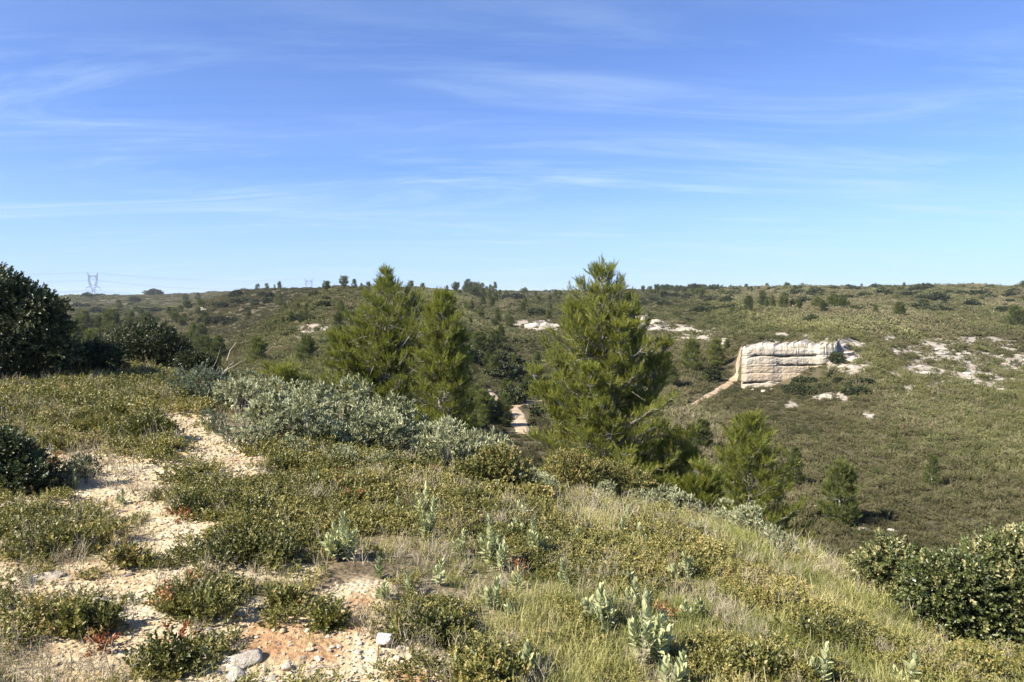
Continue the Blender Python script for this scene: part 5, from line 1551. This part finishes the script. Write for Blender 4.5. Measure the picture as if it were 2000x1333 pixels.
# bleached dead stems and leafless bushes
TW_M = []
for q in range(4):
    TW_M.append(twig_tuft('dead_twigs', M_TWIG, 9, .35, .6, .011, 990 + q, lean=.55))
for (px, py, h, lab) in [(405, 790, 100, 'bleached dead stem rising out of the grey green bush'), (875, 930, 70, 'leafless grey bush below the sage band'), (38, 850, 56, 'pale bare stems in the scrub at the left edge'), (890, 950, 50, 'grey dead twigs beside the leafless bush'),
                         (600, 860, 50, 'bare purplish grey twigs inside the sage band'), (60, 1170, 60, 'bare pale twigs sticking out of the lower left oak cushion'), (130, 1235, 60, 'forked bare twigs in the shaded oak cushion at lower left'),
                         (330, 1300, 60, 'dead grey twigs at the bottom beside the gravel'), (1760, 1180, 50, 'bare twigs at the edge of the yellowish holm oak'), (95, 900, 40, 'pale forked twig beside the dark left bush'), (480, 1005, 36, 'bare twigs poking out of the large olive cushion')]:
    x, y, z = hit(px, py, 1.2, 20)
    s = h / FPX * y / .75
    o = part('dead_twigs', TW_M[k % 4]); k += 1
    o.location = (x, y, z); o.scale = (s, s, s); o.rotation_euler = (0, 0, rng.random() * 6.28); tag(o, lab, 'dead bush')


# ------------------------------------------------------------------ young cistus plants on the grass, leaf by leaf
def leaf_mesh(k, bend):
    n = 5
    V, F = [], []
    for i in range(n):
        t = i / (n - 1)
        w = 0.25 * math.sin(math.pi * min(1, (t * 0.93 + 0.06))) ** 0.8 * (1.05 - .25 * t)
        z = bend * t * t
        for s in (-1, 0, 1):
            V.append((s * w, t, z + (0.05 if s else -0.015) * (1 - abs(2 * t - 1) * .6)))
    for i in range(n - 1):
        for c in range(2):
            a = i * 3 + c
            F.append((a, a + 1, a + 4, a + 3))
    return mesh_from('leaf', np.array(V), [np.array(F)], M_SAGE_LEAF, None, np.full(len(V), .5 + .08 * k), True)


M_SAGE_LEAF = leaf_mat('felted_leaves', [(0.0, (0.22, 0.24, 0.115)), (0.5, (0.40, 0.425, 0.225)), (1.0, (0.52, 0.51, 0.27))], rough=.8, spec=.12, transl=.2, rnd=.7, tcol=(1, 1.05, .7))
LEAF_M = [leaf_mesh(0, .10), leaf_mesh(1, -.12), leaf_mesh(2, .28)]


def cistus_layout(r, H, W, nstem, lsize):
    """stems and leaf placements (position, direction, size, roll)"""
    stems, leaves = [], []
    for q in range(nstem):
        if q == 0: tip = np.array([r.normal() * .12 * H, r.normal() * .1 * H, H])
        else:
            a = q * 2.4 + r.random(); d = W * .5 * math.sqrt(r.uniform(.25, 1))
            tip = np.array([math.cos(a) * d, math.sin(a) * d, H * r.uniform(.50, .92) * (1 - .30 * d / (W * .5))])
        b = np.array([tip[0] * .15, tip[1] * .15, -0.03])
        m = b * .5 + tip * .5 + np.array([tip[0], tip[1], 0]) * .15
        stems.append(np.array([b, m, tip]))
        L = np.linalg.norm(tip - b)
        npair = max(4, int(L / (lsize * .26)))
        for p in range(npair):
            t = .22 + .78 * (p + 1) / npair
            pos = (1 - t) ** 2 * b + 2 * t * (1 - t) * m + t * t * tip
            ax = (tip - m) / np.linalg.norm(tip - m)
            el = (1.25 - .95 * t ** 2.2)           # open below, closed into a bud at the tip
            az0 = p * math.pi / 2 + q
            x1 = np.cross(ax, [0.3, .2, 1.0]); x1 /= np.linalg.norm(x1) + 1e-9; y1 = np.cross(ax, x1)
            for s in (0, math.pi):
                az = az0 + s + r.normal() * .2
                o = x1 * math.cos(az) + y1 * math.sin(az)
                e = el + r.normal() * .12
                leaves.append((pos, ax * math.cos(e) + o * math.sin(e), lsize * r.uniform(.75, 1.1) * (.75 + .3 * math.sin(t * 2.6)), o))
    return stems, leaves


YC = []


def young_cistus(px, py, hpx, wpx, nstem, lab, seed, as_parts=True, lf=20):
    x, y, z = hit(px, py, 1.2, 16)
    r = np.random.default_rng(seed)
    s = y / FPX
    nstem = int(nstem * 1.5 + .5)
    YC.append((x, y, wpx * s * .5))
    stems, leaves = cistus_layout(r, hpx * s * 1.08, wpx * s, nstem, lf * s * 1.08)
    e = empty('young_cistus', (x, y, z), lab, 'plant', 'young felted cistus plants on the grass')
    g = Geo()
    for P in stems:
        t = np.linspace(0, 1, 6)[:, None]
        tube(g, (1 - t) ** 2 * P[0] + 2 * t * (1 - t) * P[1] + t * t * P[2], np.linspace(.0045, .002, 6), 5)
    part('stem', g.mesh('stem', M_TWIG), e)
    fg = Geo()
    for (p, d, l, o) in leaves[:290]:
        d = d / np.linalg.norm(d)
        n = np.cross(np.cross(d, -o + 1e-3), d); n /= np.linalg.norm(n) + 1e-9
        xx = np.cross(d, n)
        M = Matrix(((xx[0] * l, d[0] * l, n[0] * l, p[0]), (xx[1] * l, d[1] * l, n[1] * l, p[1]), (xx[2] * l, d[2] * l, n[2] * l, p[2]), (0, 0, 0, 1)))
        me = LEAF_M[int(r.integers(0, 3))]
        if as_parts:
            lo = bpy.data.objects.new('leaf', me); link(lo, e); lo.matrix_basis = M
        else:
            co = np.empty(len(me.vertices) * 3, np.float32); me.vertices.foreach_get('co', co)
            A = np.array(M)
            li = np.empty(len(me.loops), np.int32); me.loops.foreach_get('vertex_index', li)
            fg.add(co.reshape(-1, 3) @ A[:3, :3].T + A[:3, 3], li.reshape(-1, 4), np.clip(.5 + r.normal() * .22, 0, 1))
    if not as_parts:
        part('foliage', fg.mesh('foliage', M_SAGE_LEAF, True), e)
    return e


for i, (px, py, h, w, n, lab, ap, lf) in enumerate([
    (1270, 1292, 118, 96, 9, 'largest felted cistus plant, a pyramid of many shoots near the bottom', True, 23),
    (1168, 1226, 74, 66, 7, 'rounded felted cistus plant up the slope from the largest one', True, 20),
    (1236, 1198, 52, 26, 2, 'narrow felted cistus between the rounded plant and the largest one', True, 17),
    (1318, 1345, 60, 60, 6, 'felted cistus cut by the bottom edge below the largest plant', True, 24),
    (968, 1112, 92, 58, 8, 'tall bushy felted cistus in the middle of the grass', True, 15),
    (668, 1092, 78, 66, 7, 'felted cistus leaning out of the olive oak cushion on the gravel side', True, 17),
    (1046, 1088, 66, 40, 5, 'slender pale cistus beside the tall bushy one', True, 13),
    (1600, 1345, 76, 30, 2, 'single upright felted stem at the bottom right of the largest cistus', True, 20),
    (1766, 1345, 66, 34, 2, 'thick upright felted stem at the bottom under the glossy holm oaks', True, 20),
    (1030, 1312, 44, 44, 4, 'small felted cistus half sunk in grass near the bottom', True, 18),
    (962, 1192, 50, 26, 2, 'little upright cistus below the tall bushy one', True, 18),
    (822, 1012, 56, 20, 2, 'thin upright cistus below the sage band', False, 13),
    (836, 1052, 70, 26, 3, 'thin tall cistus in front of the one below the sage band', False, 13),
    (900, 1088, 44, 30, 3, 'small cistus to the side of the tall bushy one', False, 12),
    (1010, 1150, 30, 20, 2, 'tiny cistus tuft between the tall bushy and the rounded plant', False, 15),
    (916, 1120, 24, 14, 1, 'tiny grey shoot in the grass close to the tall bushy cistus', False, 13),
    (1312, 1150, 42, 18, 2, 'small pale shoot on the dry slope above the largest cistus', False, 14),
    (1345, 1124, 30, 14, 1, 'tiny shoot just above the small pale one on the dry slope', False, 13),
    (1216, 1052, 34, 14, 2, 'small cistus shoot high on the grass slope under the tallest pine', False, 10),
    (1340, 1210, 28, 22, 2, 'little cistus tuft to the side of the largest plant', False, 14),
    (145, 955, 26, 22, 2, 'little bright cistus by the dark bush at the left edge', False, 10),
    (240, 985, 22, 22, 2, 'little cistus in the gravel under the dark oak cushion', False, 10),
    (780, 1010, 28, 18, 2, 'little cistus shoot in the grass below the sage band', False, 11),
    (615, 955, 26, 22, 2, 'small cistus at the end of the stony strip', False, 11)]):
    young_cistus(px, py, h, w, n, lab, 1100 + i, ap, lf)


for k in range(26):
    px, py = rng.uniform(700, 1500), rng.uniform(1010, 1320)
    if py < 1010 + max(0, px - 1250) * .5 or (px < 860 and py > 1180): continue
    yc = young_cistus(px, py, rng.uniform(22, 46), rng.uniform(16, 36), int(rng.integers(1, 4)), 'small pale cistus shoot dotted among the grass and oak of the near slope', 1200 + k, False, rng.uniform(11, 16))
    yc['group'] = 'small cistus shoots dotted over the near slope'; yc.rotation_euler = (rng.normal() * .2, rng.normal() * .2, 0)


# ------------------------------------------------------------------ uncountable cover
def clear_cistus(x, y):
    k = np.ones(len(x), bool)
    for (a, b, w) in YC: k &= np.hypot((x - a) / (w + .02), (y - b - .2 * w) / (w + .05)) > 1.0
    return k


def rotz(n, tilt=0.12):
    return np.stack([rng.normal(size=n) * tilt, rng.normal(size=n) * tilt, rng.random(n) * 6.283], -1)


# gravel
px_ = rng.uniform(-250, 1950, 90000); py_ = rng.uniform(790, 1345, 90000)
x, y = spread_uy(150000, 2.2, 15, -250, 1300)
g = samp(G_GRAVEL, x, y)
ok = (g > .22) & (rng.random(len(x)) < g * (.55 + .45 * sstep(-.2, .2, fbm(x / .5, y / .5, 351, 3))) * (1 - .75 * samp(G_OCHRE, x, y)))
x, y = x[ok][:27000], y[ok][:27000]; n = len(x)
s = (0.005 + 0.024 * rng.random(n) ** 4.5) * np.clip(y / 4.5, .8, 1.9)
stuff('gravel', 'cream and rusty limestone gravel of the clearing', 'gravel', np.stack([x, y, ground(x, y) + s * .15], -1), rotz(n, .3), np.stack([s * rng.uniform(.8, 1.5, n), s, s], -1),
      rng.integers(0, 6, n), rng.random(n), PEB_P)

OAKZ = [(110, 770, 320, 75), (300, 780, 190, 40), (440, 775, 90, 35), (90, 1045, 170, 52), (450, 1060, 150, 62), (540, 1000, 150, 75), (400, 970, 100, 48), (90, 1200, 190, 66), (420, 1170, 100, 54), (330, 1280, 80, 45),
        (640, 910, 170, 60), (780, 960, 170, 55), (950, 1000, 120, 60), (1080, 1075, 150, 60, 20), (1200, 1115, 140, 48, 25), (1480, 1150, 80, 36, 25), (1430, 1300, 110, 34), (1640, 1240, 100, 34, 20), (1850, 1315, 150, 36), (830, 1230, 60, 40), 
        (280, 870, 70, 30), (700, 1010, 110, 40), (930, 1310, 60, 35), (1560, 1320, 80, 30), (-100, 950, 150, 200), (1330, 1080, 130, 35, 20)]
OAK_G = np.where(YY < 26, ells(OAKZ, PXG, PYG) + .38 * nzs, -9)
OPEN_G = np.where(YY < 9, sstep(-.05, .35, ells([(590, 1275, 200, 62, 4), (690, 1210, 70, 45), (400, 885, 130, 40, 30), (230, 950, 110, 40)], PXG, PYG) + .25 * nzs), 0)
OPEN_G = np.maximum(OPEN_G, np.where((YY >= 6) & (YY < 16), sstep(-.05, .35, ells([(390, 870, 150, 42, 28), (230, 945, 120, 42)], PXG, PYG) + .25 * nzs), 0))

# low kermes oak carpet
x, y = spread_uy(46000, 2.2, 24, -350, 2250)
o_ = samp(OAK_G, x, y); g = samp(G_GRAVEL, x, y)
ok = (rng.random(len(x)) < (sstep(-.1, .35, o_) * (1 - .97 * sstep(.12, .5, g) * (1 - .35 * sstep(.05, .35, fbm(x / .35, y / .35, 371, 3)))) * (.35 + .65 * sstep(-.25, .25, fbm(x / .55, y / .55, 361, 3))) * .9 + .015) * (1 - .93 * samp(OPEN_G, x, y))) & clear_cistus(x, y)
x, y = x[ok], y[ok]; n = len(x)
s = rng.uniform(.7, 1.3, n) * np.clip(y / 6, .8, 1.7) * .85
ti = np.clip(.46 + .42 * fbm(x / .9, y / .9, 301, 3) + rng.normal(size=n) * .14 + .14 * sstep(900, 1300, x / y * FPX + 1000), 0, 1)
stuff('undergrowth', 'low kermes oak carpet, olive with yellowish tips', 'undergrowth', np.stack([x, y, ground(x, y) - .01], -1), rotz(n, .2), np.repeat(s[:, None], 3, 1) * np.array([1, 1, .7]), rng.integers(0, 5, n), ti, KERM_P)
print('kermes', n)

# grass
x, y = spread_uy(36000, 2.0, 24, -350, 2350)
px, py = to_px(x, y, ground(x, y))
gz = samp(G_GRAVEL, x, y); o_ = samp(OAK_G, x, y); st = samp(G_STRAW, x, y)
pr = (.15 + .85 * st) * (1 - .90 * sstep(.1, .45, gz)) * (1 - .75 * sstep(.0, .4, o_)) * (.22 + .78 * sstep(-.25, .2, fbm(x / .5, y / .5, 311, 3)))
ok = (rng.random(len(x)) < pr * (1 - .85 * samp(OPEN_G, x, y))) & clear_cistus(x, y)
x, y, st = x[ok], y[ok], st[ok]; n = len(x)
s = rng.uniform(.6, 1.25, n) * np.clip(y / 5, .95, 1.7)
ti = np.clip(.43 + .55 * fbm(x / .8, y / .8, 321, 4) + .10 * rng.normal(size=n) + .25 * samp(ells(GRASS_BARE, PXG, PYG), x, y).clip(-.4, 1), 0, 1)
stuff('grass', 'tufty yellow green grass with straw on the near slope', 'grass', np.stack([x, y, ground(x, y)], -1), rotz(n, .15), np.repeat(s[:, None], 3, 1), rng.integers(0, 5, n), ti, GRASS_P)
print('grass', n)

# dry grey stalks
x, y = spread_uy(16000, 2.0, 24, -350, 2350)
gz = samp(G_GRAVEL, x, y)
pr = .58 * sstep(-.02, .40, fbm(x / .6, y / .6, 331, 3)) + .22 * sstep(.1, .5, gz) * sstep(.0, .4, fbm(x / .35, y / .35, 335, 2)) + .05
pr *= (1 - .55 * sstep(.6, .95, gz))
ok = (rng.random(len(x)) < pr) & clear_cistus(x, y)
x, y = x[ok], y[ok]; n = len(x)
s = rng.uniform(.5, 1.2, n) * np.clip(y / 5, .9, 1.8)
stuff('dry_grass', 'grey and straw coloured dry stalks between the tufts', 'dry grass', np.stack([x, y, ground(x, y)], -1), rotz(n, .2), np.repeat(s[:, None], 3, 1), rng.integers(0, 4, n),
      np.clip(.5 + .4 * fbm(x / .8, y / .8, 341, 2) + rng.normal(size=n) * .12, 0, 1), DRY_P)
print('dry', n)

# scrub of the far slopes
def scrub(n, y0, y1, power, size, protos, name, label, fade_in=None, hs=1.0):
    x, y = spread_uy(n, y0, y1, -420, 2420, power)
    gz = ground(x, y)
    keep = (path_dist(x, y) > rng.uniform(.15, .85, n)) & (rng.random(n) > samp(G_BARE, x, y) * .86)
    if y0 < 20: keep &= (x / y * FPX + 1000 > 470) | (y > 20)
    if fade_in is not None: keep &= rng.random(n) < sstep(fade_in[0], fade_in[1], y)
    keep &= ~((x > (1445 - 1000) / FPX * 83) & (x < (1668 - 1000) / FPX * 86) & (y > 83.2) & (y < 84.4) & (x / y * FPX + 1000 < 1570))
    x, y, gz = x[keep], y[keep], gz[keep]; n = len(x)
    big = fbm(x / (6 + y * .09), y / (8 + y * .22), 401, 4)
    s = size(y) * (.5 + 1.1 * rng.random(n) ** 2) * (1 + .6 * big)
    pxs_ = x / y * FPX + 1000
    ti = .47 + .80 * big + .35 * fbm(x / 2.4, y / 2.4, 405, 3) + rng.normal(size=n) * .17
    ti -= .20 * sstep(220, 300, y) * sstep(700, 600, pxs_) - .06            # darker growth on the far left hill, also tinted in place of slope shading
    ti += .20 * sstep(80, 100, y) * sstep(215, 190, y) * sstep(360, 460, pxs_) * sstep(860, 760, pxs_) # lit side of the rounded hill, its sunlight put into the tint
    ti -= .25 * sstep(215, 190, y) * sstep(420, 340, pxs_)  # left hollow: shade put into the tint to deepen the relief
    ti -= .13 * sstep(120, 170, y) * sstep(900, 1250, pxs_) * sstep(-.25, .2, fbm(x / 30, y / 60, 415, 3))
    ti -= .26 * sstep(0, .3, fbm(x / 16, y / 16, 411, 2)) * sstep(200, 120, y)                # dark green stands
    ti = np.clip(ti, 0, 1)
    kv = fbm(x / (9 + y * .06), y / (12 + y * .15), 421, 4) * 1.6 + rng.normal(size=n) * .30
    kind_ = np.where(kv < -.12, 0, np.where(kv < .30, 1, 2))
    stuff(name, label, 'scrub', np.stack([x, y, gz - .04], -1), rotz(n, .1), np.stack([s * rng.uniform(.9, 1.25, n), s * rng.uniform(.9, 1.25, n), s * rng.uniform(.75, 1.25, n) * hs], -1), kind_ * 3 + rng.integers(0, 3, n), ti, protos)
    print(name, n)


scrub(6000, 9.5, 30, .8, lambda y: .45 + y * 0.010, SCRUB_NEAR, 'slope_scrub', 'grey green scrub on the steep side just over the crest', (10, 18))
scrub(52000, 26, 105, 1.1, lambda y: .62 + .0035 * y, SCRUB_NEAR, 'scrub', 'dense olive scrub covering the opposite slope')
scrub(86000, 95, 420, .45, lambda y: .75 + .0042 * y, SCRUB_FAR, 'hill_scrub', 'olive scrub covering the hills beyond the valley', (90, 115), .8)
scrub(44000, 380, 1400, .25, lambda y: 1.0 + .0042 * y, SCRUB_FAR, 'plateau_scrub', 'dark thin scrub of the far plateau', (360, 460), .5)


# ------------------------------------------------------------------ thin haze of the open air
def build_haze():
    import bmesh
    zmin, zmax = float(ZG.min()) - 1.0, max(p.location.z for p in PYL) + 37.0
    bm = bmesh.new(); bmesh.ops.create_cube(bm, size=1)
    xh = UMAX * YMAX + 50
    for v in bm.verts:
        v.co = Vector((v.co.x * 2 * xh, (v.co.y + .5) * (YMAX + 80) - 40, (v.co.z + .5) * (zmax - zmin) + zmin))
    me = bpy.data.meshes.new('haze'); bm.to_mesh(me); bm.free()
    m, t, L = new_mat('haze')
    pv = nd(t, 'ShaderNodeVolumePrincipled')
    pv.inputs['Color'].default_value = (0.86, 0.92, 1.0, 1)
    pv.inputs['Density'].default_value = 0.00010
    pv.inputs['Anisotropy'].default_value = 0.0
    out = nd(t, 'ShaderNodeOutputMaterial'); L(pv.outputs[0], out.inputs['Volume'])
    me.materials.append(m)
    o = part('haze', me)
    o['kind'] = 'stuff'; o['label'] = 'thin pale haze of the open air over the hills'
    o.display_type = 'BOUNDS'


build_haze()
